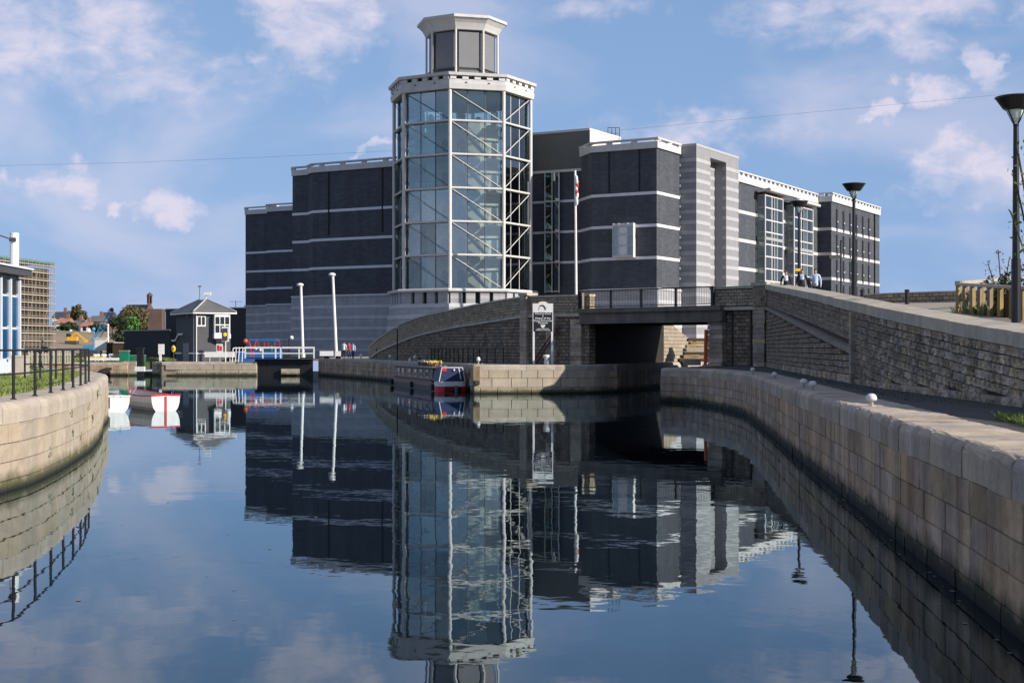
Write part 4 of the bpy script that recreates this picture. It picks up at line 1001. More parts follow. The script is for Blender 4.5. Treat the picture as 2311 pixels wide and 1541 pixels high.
place_stones(items, ms, rw, 'rock_stone', 'rock_courses', 'rock_face', 300)
s = sY(12); 
while s < send - .3:
    e = min(s + rg.uniform(1.0, 1.7), send); dz = rg.uniform(-.006, .006)
    sweep(MB(), RW, s + .007, e - .007, -.55, .12, lambda q: rtop(q) - CH + dz, lambda q: rtop(q) + dz - .04, .6, .075).build('coping_stone', 'wall_coping', rw); s = e
s = s45 + .2
while s < send - .5:
    e = min(s + rg.uniform(1.2, 1.9), send - .45); sweep(MB(), RW, s + .005, e - .005, -.3, .12, lambda q: rstr(q) - .10, lambda q: rstr(q) + .07, .6, .06).build('string_course', 'string_stone', rw); s = e
c = RW.at(s45, -.1); nn = RW.nrm(s45); an2 = math.atan2(nn.y, nn.x) - math.pi / 2; z = QZ - .05
while z < rtop(s45) - CH - .05:
    h = .36; h = min(h, rtop(s45) - CH - z); MB().box((c.x, c.y, z + h / 2), (.34, .66, h - .015), an2).build('pier_stone', 'rock_face', rw); z += h
# the raised road behind it
zroad = lambda Y: float(np.interp(Y, [-10, 20, 27, 37, 45, 55, 75, 90, 130], [2.1, 2.35, 2.6, 3.1, 3.7, 4.35, 5.2, 5.72, 5.8]))
vs = []; fs = []; Ys = list(np.linspace(-4, 86, 46)); Xn = 10
for Y in Ys:
    x0 = RW.at(sY(Y)).x + .38
    for j in range(Xn): xx = x0 + (60 - x0) * (j / (Xn - 1)) ** 1.8; vs.append((xx, Y, zroad(Y) + .02 * max(0, xx - x0)))
for i in range(len(Ys) - 1):
    for j in range(Xn - 1): a = i * Xn + j; fs.append((a, a + 1, a + Xn + 1, a + Xn))
tag(MB().add(vs, fs).build('road', 'paving'), kind='structure')
p0, p1 = Vector((15.6, 85.9)), Rc2 + pv * .2 + Vector((.5, 0))
land('road_approach', [p0, (60, 85.9), (60, 130), Rc2 + pv * 20 + Vector((1.0, 0)), Rc2 + Vector((.9, .2))], 1.0, 5.62, 'paving')
# ------------------------------------------------------------------ left quay railing
rlx = thing('quay_railing', 'black iron post and rail fence along the sunlit quay lawn', 'railing', (*LQ.at(sL + 40, -.3).xy, QZ))
s_r0 = min(np.arange(sL, sL2, .1), key=lambda q: abs(LQ.at(q).y - 47)); s_r1 = min(np.arange(sL, sL2, .1), key=lambda q: abs(LQ.at(q).y - 22))
pr = MB(); k = 0; s = s_r0; tops = []
while s < s_r1:
    p = LQ.at(s, -.34, QZ); MB().tube(p - Vector((0, 0, .05)), p + Vector((0, 0, 1.09)), .036, n=8).lathe(p, [(.07, 0), (.07, .02), (.04, .03)], 8).build('post', 'black_iron', rlx); s += 2.3
tp = [LQ.at(q, -.34, QZ + 1.08) for q in np.arange(s_r0, s_r1 + .1, .6)]; mp_ = [LQ.at(q, -.34, QZ + .56) for q in np.arange(s_r0, s_r1 + .1, .6)]
MB().path(tp, .026).build('top_rail', 'black_iron', rlx); MB().path(mp_, .022).build('mid_rail', 'black_iron', rlx)
e0 = LQ.at(s_r0, -.34, QZ); e1 = e0 + Vector((-3.0, 2.6, 0)); m = MB()
for t in (.25, .5, .75, 1): p = e0.lerp(e1, t); m.tube(p, p + Vector((0, 0, 1.08)), .036)
m.tube(e0 + Vector((0, 0, 1.08)), e1 + Vector((0, 0, 1.08)), .026); m.tube(e0 + Vector((0, 0, .56)), e1 + Vector((0, 0, .56)), .022); m.build('return_rail', 'black_iron', rlx)
# ------------------------------------------------------------------ blue glazed building at the frame edge
bb = thing('office_building', 'low office with blue panels in white frames at the left edge', 'building', (-23, 58, QZ))
w0, w1 = Vector((-20.1, 40)), Vector((-20.95, 60.2)); dd = (w1 - w0).normalized(); nn = Vector((dd.y, -dd.x)); an = math.atan2(dd.y, dd.x)
MB().prism([w0, w1, w1 - nn * 8, w0 - nn * 8], QZ - .3, 6.0).build('wall', 'panel_frame', bb)
MB().prism([w0 + nn * .5, w1 + nn * .5 + dd * .4, w1 - nn * 8.3 + dd * .4, w0 - nn * 8.3], 6.0, 6.28).build('roof', 'panel_dark', bb)
MB().prism([w0 + nn * .58, w1 + nn * .58 + dd * .48, w1 - nn * 8.3 + dd * .48, w0 - nn * 8.3], 6.28, 6.36).build('roof_edge', 'panel_frame', bb)
for i in range(9):
    c = w1 - dd * (.75 + i * 1.25)
    for z0, z1, mt in ((2.6, 3.75, 'blue_glass'), (3.9, 5.1, 'blue_glass'), (5.25, 5.8, 'window_dark')):
        MB().box((*(c + nn * .05), (z0 + z1) / 2), (1.0, .12, z1 - z0), an).build('panel', mt, bb)
m = MB()
for i in range(10): c = w1 - dd * (.12 + i * 1.25); m.box((*(c + nn * .09), 4.2), (.16, .2, 3.4), an)
m.build('mullions', 'panel_frame', bb)
MB().box((*(w1 + dd * .1 - nn * .6), 3.9), (.1, 1.2, 4.2), an).build('end_wall', 'window_dark', bb)
ms_ = thing('roof_mast', 'thick white tubular mast with a stay rod beside the blue office', 'mast', (*P(32.5, 800, 60.9).xy, QZ))
a, b = P(32.5, 676, 60.9), P(32.5, 528, 60.9); MB().tube(a, b, .19, .19, 14).lathe(b, [(.195, -.02), (.2, .03), (.05, .06)], 14).build('tube', 'white_paint', ms_)
MB().tube((a.x + .12, a.y, QZ), (a.x + .12, a.y, a.z), .05).tube((a.x - .08, a.y, QZ), (a.x - .08, a.y, a.z), .05).build('legs', 'white_paint', ms_)
MB().tube(P(28, 541, 60.8), P(-40, 518, 57), .03).box(P(29, 541, 60.7), (.25, .2, .16)).build('stay_rod', 'panel_dark', ms_)
cb = thing('stone_plinth', 'pale square stone block on the lawn beside the blue office', 'plinth', (*P(46, 828, 55).xy, QZ))
MB().box((*P(46, 828, 55).xy, QZ + .38), (.66, .6, .8), .3).build('block', 'coping', cb); MB().box((*P(46, 828, 55).xy, QZ + .8), (.72, .66, .06), .3).build('cap', 'coping', cb)
pf = thing('paling_fence', 'low fence of weathered brown palings across the lawn', 'fence', (*P(115, 812, 88).xy, QZ))
for i in range(17):
    p = P(66 + i * 6.2, 812, 88 + i * .4); MB().box((p.x, p.y, QZ + .42 + random.uniform(-.05, .08)), (.11, .05, .9), .3).build('paling', 'timber_grey', pf)
MB().beam(P(64, 800, 88.1), P(170, 800, 94.9), .05, .09).build('rail', 'timber_grey', pf)

# ------------------------------------------------------------------ scaffolded tower block
sc = thing('scaffolded_block', 'tall building wrapped in scaffolding and brown netting far beyond the lawn', 'building', (-106, 310, 1.4))
c0, c1 = Vector((Xa(-86, 285), 285)), Vector((Xa(110, 322), 322)); dd = (c1 - c0).normalized(); nn = Vector((dd.y, -dd.x)); an = math.atan2(dd.y, dd.x); L = (c1 - c0).length; ZT = 21.6
MB().prism([c0, c1, c1 - nn * 14, c0 - nn * 14], 1.0, ZT - 1).build('wall', 'scaffold_net', sc)
for i in range(12):
    z = 2.6 + i * 1.68; MB().prism([c0 + nn * .2, c1 + nn * .2 + dd * .5, c1 + nn * 1.5 + dd * .5, c0 + nn * 1.5], z, z + .28).build('walkway_boards', 'scaffold_board', sc)
m = MB()
for i in range(22):
    p = c0.lerp(c1, i / 21) + nn * 1.4; m.tube((*p, 1.2), (*p, ZT + .3), .06, n=4)
    if i < 21:
        for z in np.arange(3.5, ZT, 1.68): pass
for i in range(12):
    z = 2.6 + i * 1.68; p, q = c0 + nn * 1.4, c1 + nn * 1.4
    for dz in (.75, 1.2): m.tube((*p, z + dz), (*q, z + dz), .045, n=4)
for i in range(5): p, q = c0.lerp(c1, i / 5) + nn * 1.45, c0.lerp(c1, (i + 1) / 5) + nn * 1.45; m.tube((*p, 2), (*q, ZT), .05, n=4)
tag(m.build('scaffold_tubes', 'scaffold', sc), kind='stuff')
MB().prism([c0 + nn * 1.3, c1 + nn * 1.3, c1 - nn * 12, c0 - nn * 12], ZT, ZT + .5).build('roof_netting', 'net_green', sc)
MB().prism([c0 + nn * .9 - dd * 0, c1 + nn * .9, c1 + nn * .86, c0 + nn * .86], 3.2, 6.6).build('debris_sheet', 'scaffold_net', sc)

# ------------------------------------------------------------------ hill with houses, church and trees
rg = random.Random(31)
def hz(X, Y):
    t = min(max((Y - 300) / 190, 0), 1); t = t * t * (3 - 2 * t); e = 1 - .42 * min(max((X + 160) / 34, 0), 1)
    return 1.3 + 9.0 * t * e + .9 * math.sin(X * .13) * t + .6 * math.sin(Y * .11 + X * .07) * t
vs = []; fs = []; nx, ny = 44, 40
for j in range(ny):
    for i in range(nx): X = -330 + 380 * i / (nx - 1); Y = 290 + 620 * (j / (ny - 1)) ** 1.5; vs.append((X, Y, hz(X, Y)))
fs = [(j * nx + i, j * nx + i + 1, (j + 1) * nx + i + 1, (j + 1) * nx + i) for j in range(ny - 1) for i in range(nx - 1)]
hl = MB().add(vs, fs).build('hill', 'soil', smooth=True); tag(hl, kind='structure')
def house(x0, x1, yt, Y, wallm, roofm, label, name='terraced_house', chim=True):
    g = hz(Xa((x0 + x1) / 2, Y), Y) - .5; X0, X1 = Xa(x0, Y), Xa(x1, Y); zt = Za(yt, Y); ze = zt - (zt - g) * .38; D = 8
    t = thing(name, label, 'house', ((X0 + X1) / 2, Y, g))
    MB().prism([(X0, Y), (X1, Y), (X1, Y + D), (X0, Y + D)], g, ze).build('wall', wallm, t)
    r = MB().add([(X0 - .4, Y - .4, ze), (X1 + .4, Y - .4, ze), (X1 + .4, Y + D + .4, ze), (X0 - .4, Y + D + .4, ze), (X0 - .2, Y + D / 2, zt), (X1 + .2, Y + D / 2, zt)],
                 [(0, 1, 5, 4), (2, 3, 4, 5), (1, 2, 5), (3, 0, 4), (0, 3, 2, 1)]).build('roof', roofm, t)
    if chim: MB().box((X1 - 1, Y + D / 2, zt + .5), (1.0, 1.0, 2.0)).build('chimney', 'brick_house', r)
    n = max(1, int((X1 - X0) / 3.5))
    for i in range(n): MB().box((X0 + (i + .5) * (X1 - X0) / n, Y - .02, (g + .5 + ze) / 2 + .3), (1.1, .14, 1.5)).build('window', 'window_dark', t)
house(118, 146, 703, 505, 'far_white', 'slate_dark', 'white rendered house on the hill next to the scaffolded block')
house(146, 166, 701, 512, 'brick_house', 'slate_dark', 'narrow brick house beside the tall thin tree')
house(128, 152, 717, 488, 'far_white', 'far_red', 'small white shed with red roof below the hilltop houses')
house(201, 228, 712, 500, 'far_red', 'slate', 'red brick house with grey roof left of the blue crane')
house(226, 252, 704, 520, 'brick_house', 'slate_dark', 'dark roofed brick house behind the crane jib')
house(164, 182, 722, 480, 'far_white', 'slate', 'tiny pale cottage under the tall thin tree')
house(182, 200, 726, 478, 'far_white', 'far_red', 'tiny pale cottage with red roof among the bushes')
# church
Yc = 560; g = hz(Xa(300, Yc), Yc) - .6; ch = thing('church', 'dark stone church with steep slate roof and bellcote on the hill', 'church', (Xa(305, Yc), Yc, g))
n0, n1 = Vector((Xa(266, Yc), Yc + 6)), Vector((Xa(338, Yc), Yc)); dd = (n1 - n0).normalized(); nn = Vector((dd.y, -dd.x)); wd = 5.2; zr, ze = Za(687, Yc), Za(722, Yc)
q = [n0 + nn * wd, n1 + nn * wd, n1 - nn * wd, n0 - nn * wd]; MB().prism(q, g - 2, ze).build('wall', 'church_stone', ch)
r0, r1 = n0 + dd * 2.5, n1
MB().add([(*(q[0] + nn * .4), ze - .2), (*(q[1] + nn * .4), ze - .2), (*(q[2] - nn * .4), ze - .2), (*(q[3] - nn * .4), ze - .2), (*r0, zr), (*r1, zr)], [(0, 1, 5, 4), (2, 3, 4, 5), (1, 2, 5), (3, 0, 4), (0, 3, 2, 1)]).build('roof', 'slate_dark', ch)
MB().add([(*(n1 + nn * (wd + .3) + dd * .3), g - 2), (*(n1 - nn * (wd + .3) + dd * .3), g - 2), (*(n1 - nn * (wd + .3) + dd * .3), ze), (*(n1 + dd * .3), zr + .6), (*(n1 + nn * (wd + .3) + dd * .3), ze),
          (*(n1 + nn * (wd + .3) - dd * .3), g - 2), (*(n1 - nn * (wd + .3) - dd * .3), g - 2), (*(n1 - nn * (wd + .3) - dd * .3), ze), (*(n1 - dd * .3), zr + .6), (*(n1 + nn * (wd + .3) - dd * .3), ze)],
         [(0, 1, 2, 3, 4), (9, 8, 7, 6, 5), (0, 4, 9, 5), (1, 6, 7, 2), (4, 3, 8, 9), (3, 2, 7, 8)]).build('gable', 'church_stone', ch)
bc = MB()
for sgn in (-1, 1): bc.box((*(n1 + nn * .8 * sgn - dd * .1), zr + 1.8), (.9, .5, 3.2), math.atan2(dd.y, dd.x))
bc.box((*n1, zr + 3.5), (1.0, 2.4, .4), math.atan2(dd.y, dd.x)).build('bellcote', 'church_stone', ch)
MB().add([(*(n1 + nn * 1.3 + dd * .5), zr + 3.7), (*(n1 - nn * 1.3 + dd * .5), zr + 3.7), (*(n1 - nn * 1.3 - dd * .5), zr + 3.7), (*(n1 + nn * 1.3 - dd * .5), zr + 3.7), (*n1, zr + 4.9)], [(0, 1, 4), (1, 2, 4), (2, 3, 4), (3, 0, 4), (3, 2, 1, 0)]).build('bellcote_roof', 'slate_dark', ch)
MB().lathe((0, 0, 0), [(.9, -.1), (.9, .1)], 12).build('rose_window', 'window_dark', ch).matrix_basis = Matrix.Translation(Vector((*(n1 + dd * .35), zr - 2.2)) - ORG[ch.name]) @ Matrix.Rotation(math.atan2(dd.y, dd.x), 4, 'Z') @ Matrix.Rotation(R_(90), 4, 'Y')
MB().box((Xa(352, 556), 557, g + 4), (5.5, 6, 11)).build('side_aisle', 'church_stone', ch)

def tree(name, label, base, h, rx, rz, n, mat, seed, leaf=.5, trunk=.18, zc=.6, group=None, cat='tree', gaps=.25, ry=None):
    """trunk, limbs and a crown of leaf clumps scattered in an uneven volume"""
    rg = np.random.RandomState(seed); base = Vector(base); t = thing(name, label, cat, base, group)
    m = MB(); top = base + Vector((rg.normal(0, .04) * h, 0, h * zc)); m.tube(base - Vector((0, 0, .2)), top, trunk, trunk * .45, 7); c0 = base + Vector((0, 0, h - rz)); lim = []
    for i in range(9):
        a = i * 2.4 + rg.uniform(-.3, .3); st = base.lerp(top, rg.uniform(.45, 1)); e = c0 + Vector((math.cos(a) * rx * rg.uniform(.4, .8), math.sin(a) * rx * rg.uniform(.4, .8), rg.uniform(-.4, .75) * rz))
        m.tube(st, e, trunk * .35, trunk * .1, 5); lim.append(e)
    m.build('trunk', 'bark', t)
    cl = [(e, rg.uniform(.28, .5) * rx) for e in lim]
    for i in range(16):
        v = rg.normal(0, 1, 3); v /= np.linalg.norm(v); cl.append((c0 + Vector((v[0] * rx * .78, v[1] * rx * .78, v[2] * rz * .78)), rg.uniform(.22, .42) * rx))
    V = []; Fc = []
    for i in range(n):
        c, r = cl[rg.randint(len(cl))]; v = rg.normal(0, 1, 3); v /= np.linalg.norm(v); p = np.array(c) + v * r * rg.uniform(.35, 1) ** .5 * np.array([1, 1, min(1, rz / rx)])
        a, b = rg.normal(0, 1, 3), rg.normal(0, 1, 3); a /= np.linalg.norm(a); b -= a * b.dot(a); b /= np.linalg.norm(b); s = leaf * rg.uniform(.6, 1.3); k = len(V)
        V += [p - a * s, p + b * s * .45, p + a * s, p - b * s * .45]; Fc.append((k, k + 1, k + 2, k + 3))
    V = np.array(V) - np.array(base); me = bpy.data.meshes.new('crown'); me.from_pydata(V.tolist(), [], Fc); me.materials.append(MATS[mat]); o = bpy.data.objects.new('crown', me); COL.objects.link(o); o.parent = t
    return t
def hp(x, Y): X = Xa(x, Y); return (X, Y, hz(X, Y))
tree('broadleaf_tree', 'large round olive-brown tree in front of the church', hp(300, 535), Za(695, 535) - hp(300, 535)[2], 6.4, 4.6, 2600, 'leaf_spring', 1, .75)
tree('leafy_bush', 'bright green bush below the church', hp(298, 500), Za(713, 500) - hp(298, 500)[2], 3.0, 2.8, 900, 'leaf_green', 2, .6, cat='bush')
tree('leafy_bush', 'dark green bushes left of the bright green one', hp(268, 490), 5.2, 3.6, 2.2, 900, 'leaf_dark', 3, .6, cat='bush')
tree('broadleaf_tree', 'tall thin olive tree above the hilltop houses', hp(171, 498), Za(683, 498) - hp(171, 498)[2], 1.9, 4.6, 700, 'leaf_spring', 4, .6)
tree('broadleaf_tree', 'small olive tree right of the tall thin one', hp(186, 496), Za(700, 496) - hp(186, 496)[2], 1.7, 2.4, 400, 'leaf_spring', 5, .6)
tree('leafy_bush', 'low dark bush under the hilltop houses beside the scaffolding', hp(150, 470), 3.2, 3.4, 1.4, 500, 'leaf_dark', 6, .6, cat='bush')
tree('leafy_bush', 'low green bush beneath the crane jib', hp(222, 470), 3.0, 3.2, 1.3, 500, 'leaf_dark', 7, .6, cat='bush')
tree('leafy_bush', 'green undergrowth on the slope just left of the low black wall', hp(274, 400), 5.0, 3.4, 2.0, 800, 'leaf_dark', 8, .55, cat='bush')
# excavator on the slope
Ye = 395; eb = Vector(hp(162, Ye)); ex = thing('excavator', 'orange-yellow excavator working on the bare soil slope', 'excavator', eb)
MB().box(eb + Vector((0, 0, .5)), (3.2, 2.4, .9)).build('tracks', 'panel_dark', ex); MB().box(eb + Vector((.3, 0, 1.5)), (2.8, 2.2, 1.1)).build('body', 'excavator_yellow', ex); MB().box(eb + Vector((-.7, -.4, 2.3)), (1.1, 1.2, 1.3)).build('cab', 'window_dark', ex)
MB().beam(eb + Vector((-1, .3, 1.6)), eb + Vector((1.2, .3, 3.2)), .4, .5).beam(eb + Vector((1.2, .3, 3.2)), eb + Vector((3.6, .3, 1.2)), .3, .4).build('boom', 'excavator_yellow', ex); MB().box(eb + Vector((3.7, .3, .9)), (.8, .9, .8)).build('bucket', 'excavator_yellow', ex)
# crane
Yk = 235; kb = P(205, 790, Yk); kb.z = 1.4; cr = thing('crawler_crane', 'blue crawler crane with raised lattice jib beyond the lock', 'crane', kb)
MB().box(kb + Vector((0, 0, .6)), (3.0, 2.6, 1.2)).build('tracks', 'panel_dark', cr); MB().box((Xa(203, Yk), Yk, 2.6), (1.6, 2.2, 1.6)).build('cab', 'crane_blue', cr)
j0, j1 = P(214, 773, Yk), P(252, 699, Yk); m = MB(); dj = (j1 - j0).normalized(); side = dj.cross(Vector((0, 1, 0))).normalized()
wj = lambda t: .42 - .22 * abs(t - .4)
for sx in (-1, 1):
    for sy in (-1, 1): m.path([j0.lerp(j1, t) + side * sx * wj(t) + Vector((0, sy * .3, 0)) for t in np.linspace(0, 1, 6)], .05, 4)
for i in range(16):
    t0, t1 = i / 16, (i + 1) / 16; sg = 1 if i % 2 else -1
    m.tube(j0.lerp(j1, t0) + side * sg * wj(t0) + Vector((0, -.3, 0)), j0.lerp(j1, t1) - side * sg * wj(t1) + Vector((0, -.3, 0)), .035, n=4)
m.build('jib', 'crane_blue', cr); MB().ball(j1, .35).build('jib_head', 'panel_dark', cr); MB().tube(j1, (j1.x + .15, j1.y, 4.4), .03).build('hoist_rope', 'panel_dark', cr); MB().tube(P(204, 772, Yk), j1, .03).build('stay_rope', 'panel_dark', cr)
# odds and ends behind the lock
def boxthing(name, label, cat, x0, x1, y0, y1, Y, mat, D=2, lidm=None, lid='roof'):
    t = thing(name, label, cat, (Xa((x0 + x1) / 2, Y), Y, Za(y1, Y))); c = Vector((Xa((x0 + x1) / 2, Y), Y + D / 2, Za((y0 + y1) / 2, Y)))
    W, H = Xa(x1, Y) - Xa(x0, Y), Za(y0, Y) - Za(y1, Y); MB().box(c, (W, D, H)).build('body', mat, t); MB().box(c + Vector((0, 0, H / 2 + .06)), (W + .2, D + .2, .12)).build(lid, lidm or mat, t); return t
boxthing('site_hoarding', 'plain white panel board standing beside the crane', 'panel', 214, 240, 765, 791, 200, 'far_white', .3, lid='top_edge')
boxthing('site_shed', 'rust brown shed with pale roof behind the white panel', 'shed', 240, 279, 774, 800, 205, 'timber_dark', 5, 'far_white')
pst = thing('marker_mast', 'thin white mast standing right of the crane jib', 'mast', P(244, 778, 210)); MB().tube(P(244, 790, 210), P(243.5, 734, 210), .13, n=8).ball(P(243.5, 734, 210), .2).build('tube', 'white_paint', pst); MB().lathe(P(244, 791, 210), [(.3, 0), (.3, .3), (.14, .35)], 8).build('foot', 'white_paint', pst)
lp_ = thing('crane_lamp', 'small dark globe on a blue post in front of the crane', 'lamp', P(211, 790, 225)); MB().tube(P(211, 790, 225), P(211, 746, 225), .09).build('post', 'crane_blue', lp_); MB().ball(P(211, 743, 225), .32).build('globe', 'crane_blue', lp_)

# ------------------------------------------------------------------ dark service buildings and the lock keeper's house
sb = thing('service_building', 'low black brick service building with pale coping behind the lock', 'building', (Xa(340, 190), 190, 1.4))
MB().prism([(Xa(280, 194), 194), (Xa(384, 184), 184), (Xa(384, 194), 194), (Xa(280, 204), 204)], 1.2, 5.2).build('wall', 'lock_brick', sb); MB().prism([(Xa(279, 193.8), 193.8), (Xa(384, 183.8), 183.8), (Xa(384, 194), 194.2), (Xa(279, 204), 204.2)], 5.2, 5.35).build('coping', 'base_band', sb)
tb = thing('tall_service_building', 'taller black brick building directly behind the lock keeper\'s house', 'building', (Xa(460, 197), 197, 1.4))
MB().prism([(Xa(374, 202), 202), (Xa(555, 194), 194), (Xa(555, 209), 209), (Xa(374, 214), 214)], 1.2, 8.35).build('wall', 'lock_brick', tb); MB().prism([(Xa(373, 201.8), 201.8), (Xa(556, 193.8), 193.8), (Xa(556, 209), 209), (Xa(373, 214), 214)], 8.35, 8.5).build('coping', 'base_band', tb)
m = MB(); a = P(532, 695, 200); m.tube(a, a + Vector((0, 0, 1)), .05).beam(a + Vector((-.9, 0, .9)), a + Vector((.9, 0, .9)), .05, .05)
for i in range(7): m.beam(a + Vector((-.8 + i * .27, -.4, .9)), a + Vector((-.8 + i * .27, .4, .9)), .03, .03)
m.build('aerial', 'panel_dark', tb)
K = Vector((-35.06, 158)); d1, d2 = Vector((.9, .436)), Vector((-.5, .866)); L1, L2 = 3.84, 7.6; GZ2 = 1.44
kh = thing('lock_keepers_house', 'small two-storey grey brick lock keeper\'s house with hipped slate roof', 'house', (*K, GZ2))
kq = [K, K + d1 * L1, K + d1 * L1 + d2 * L2, K + d2 * L2]
n1_, n2_ = Vector((d1.y, -d1.x)), Vector((-d2.y, d2.x)); n2_ = n2_ if n2_.y < 0 else -n2_; a1, a2 = math.atan2(d1.y, d1.x), math.atan2(d2.y, d2.x)
MB().prism(kq, GZ2 - .2, 6.9).build('wall', 'lock_brick_light', kh)
ov = [K - d1 * .5 - d2 * .5, K + d1 * (L1 + .5) - d2 * .5, K + d1 * (L1 + .5) + d2 * (L2 + .5), K - d1 * .5 + d2 * (L2 + .5)]
ap0, ap1 = K + d1 * L1 / 2 + d2 * 2.6, K + d1 * L1 / 2 + d2 * (L2 - 2.6)
rf = MB().add([(*q, 6.95) for q in ov] + [(*ap0, 8.45), (*ap1, 8.45)], [(0, 1, 4), (1, 2, 5, 4), (2, 3, 5), (3, 0, 4, 5), (3, 2, 1, 0)]).build('roof', 'slate', kh)
for a_, b_ in ((ov[0], ap0), (ov[1], ap0), (ov[3], ap1)): MB().tube((*a_, 7.0), (*b_, 8.5), .09).build('hip_tile', 'base_band', rf)
m = MB()
for i in range(4): p, q = ov[i], ov[(i + 1) % 4]; m.beam((*p, 6.82), (*q, 6.82), .12, .16)
m.build('gutter', 'white_paint', rf)
def on_face(base_, d, n, ang, u, z, w_, h_, dep, mat, name, par): return MB().box((*(base_ + d * u + n * (dep / 2 - .02)), z), (w_, dep, h_), ang).build(name, mat, par)
wn1 = on_face(K, d1, n1_, a1, .55, 5.9, .95, 1.15, .12, 'white_paint', 'window', kh)
for u in (.33, .77): on_face(K, d1, n1_, a1, u, 5.95, .3, .9, .17, 'window_dark', 'pane', wn1)
ori = on_face(K, d1, n1_, a1, 2.75, 5.55, 1.75, 2.2, .7, 'white_paint', 'oriel_window', kh)
for i, u in enumerate((2.2, 2.75, 3.3)):
    for z in (5.05, 6.0): on_face(K, d1, n1_, a1, u, z, .42, .8, .75, 'window_dark', 'pane', ori)
on_face(K, d1, n1_, a1, 2.75, 4.25, 1.85, .5, .8, 'white_paint', 'apron', ori)
o_ = K + d1 * 2.75; MB().add([(*(o_ - d1 * .85), 4.0), (*(o_ + d1 * .85), 4.0), (*(o_ + d1 * .85 + n1_ * .7), 4.0), (*(o_ - d1 * .85 + n1_ * .7), 4.0), (*(o_ - d1 * .3), 3.1), (*(o_ + d1 * .3), 3.1)], [(3, 2, 5, 4), (0, 3, 4), (2, 1, 5), (0, 1, 2, 3)]).build('bracket', 'panel_dark', ori)
dr = on_face(K, d2, n2_, a2, 3.6, 2.45, 2.2, 2.1, .1, 'lock_door', 'door', kh); on_face(K, d2, n2_, a2, 2.9, 2.4, .12, .14, .2, 'panel_dark', 'handle', dr)
MB().tube((*(K + d2 * .5 + n2_ * .12), GZ2), (*(K + d2 * .5 + n2_ * .12), 6.8), .07).tube((*(K - d1 * .02 + n1_ * .1), GZ2), (*(K - d1 * .02 + n1_ * .1), 6.8), .06).build('downpipe', 'white_paint', kh)
MB().box((*(K + d1 * L1 / 2 + n1_ * .08), 2.35), (L1, .16, .2), a1).build('band_course', 'band', kh)
for u, l_ in ((1.3, 2.4), (6.4, 2.2)): MB().box((*(K + d2 * u + n2_ * .08), 2.35), (l_, .16, .2), a2).build('band_course', 'band', kh)
sg = K + d2 * 6.9 + n2_ * .1; MB().beam((*(sg - d2 * 2.1), 4.5), (*(sg - d2 * .6), 4.5), .15, .2).beam((*(sg - d2 * .6), 4.5), (*(sg + d2 * .6), 3.8), .15, .2).beam((*(sg + d2 * .6), 3.8), (*(sg + d2 * 2), 3.8), .15, .2).build('stair_string', 'white_paint', kh)
on_face(K, d2, n2_, a2, 2.6, 6.5, .3, .25, .25, 'orange_paint', 'alarm_box', kh)
cm = Vector((*ap0, 8.45)); MB().tube(cm, cm + Vector((0, 0, .45)), .06).box(cm + Vector((.15, 0, .62)), (.75, .4, .32)).build('roof_camera', 'white_paint', kh)
MB().tube((*ap1, 8.3), (*ap1, 10.0), .035).box((*ap1, 10.0), (.4, .1, .12)).build('aerial', 'panel_dark', kh)
def board(name, label, x0, x1, y0, y1, Y, zg, mat, cat='sign', legs=2, extra=None):
    t = thing(name, label, cat, (Xa((x0 + x1) / 2, Y), Y, zg)); X0, X1, z0, z1 = Xa(x0, Y), Xa(x1, Y), Za(y1, Y), Za(y0, Y)
    MB().box(((X0 + X1) / 2, Y, (z0 + z1) / 2), (X1 - X0, .06, z1 - z0)).build('panel', mat, t)
    m = MB()
    for i in range(legs): xx = X0 + (X1 - X0) * (i + .5) / legs; m.tube((xx, Y + .05, zg), (xx, Y + .05, z1 - .05), .035)
    m.build('legs', 'white_paint', t); return t
board('notice_board', 'long low white notice board in front of the lock keeper\'s house', 462, 530, 794, 806, 154.5, 1.44, 'white_paint', legs=3)
nb = board('notice_board', 'white notice with red print under the oriel window', 488, 503, 776, 795, 154.8, 1.44, 'white_paint', legs=1)
MB().box((Xa(493, 154.8), 154.76, Za(785, 154.8)), (.22, .05, .6), .0).box((Xa(499, 154.8), 154.76, Za(786, 154.8)), (.2, .05, .5)).build('print', 'red_paint', nb)
wp = thing('information_pillar', 'tall white information pillar near the house door', 'sign', (Xa(364, 153), 153, 1.44)); MB().box((Xa(364, 153), 153, Za(788, 153)), (.62, .2, 1.1)).build('panel', 'white_paint', wp); MB().box((Xa(362, 153), 153, Za(805, 153)), (.25, .16, .9)).build('foot', 'white_paint', wp)
lb = thing('lifebuoy_holder', 'yellow lifebuoy holder on a post by the house wall', 'lifebuoy', (Xa(392, 153.5), 153.5, 1.44)); MB().tube((Xa(392, 153.5), 153.5, 1.4), (Xa(392, 153.5), 153.5, 2.9), .04).build('post', 'panel_dark', lb); MB().ball((Xa(392, 153.5), 153.4, Za(787, 153.5)), .27, 10, (.9, .5, 1.4)).build('holder', 'yellow', lb); MB().ball((Xa(392, 153.5), 153.26, Za(787, 153.5)), .1).build('hub', 'panel_dark', lb)
tl = thing('lock_signal', 'lock traffic signal with amber light on a tall post', 'signal', (Xa(509, 152.6), 152.6, 1.46))
MB().tube((Xa(509, 152.6), 152.6, 1.4), (Xa(509, 152.6), 152.6, Za(768, 152.6)), .06).build('post', 'white_paint', tl); MB().box((Xa(508.5, 152.6), 152.6, Za(754, 152.6)), (.78, .08, 1.62)).build('backboard', 'white_paint', tl)
MB().box((Xa(508.5, 152.6), 152.5, Za(754, 152.6)), (.5, .2, 1.25)).build('housing', 'panel_dark', tl); MB().ball((Xa(508.5, 152.6), 152.4, Za(755, 152.6)), .19, 10, (1, .4, 1.1)).build('amber_lens', 'amber', tl)
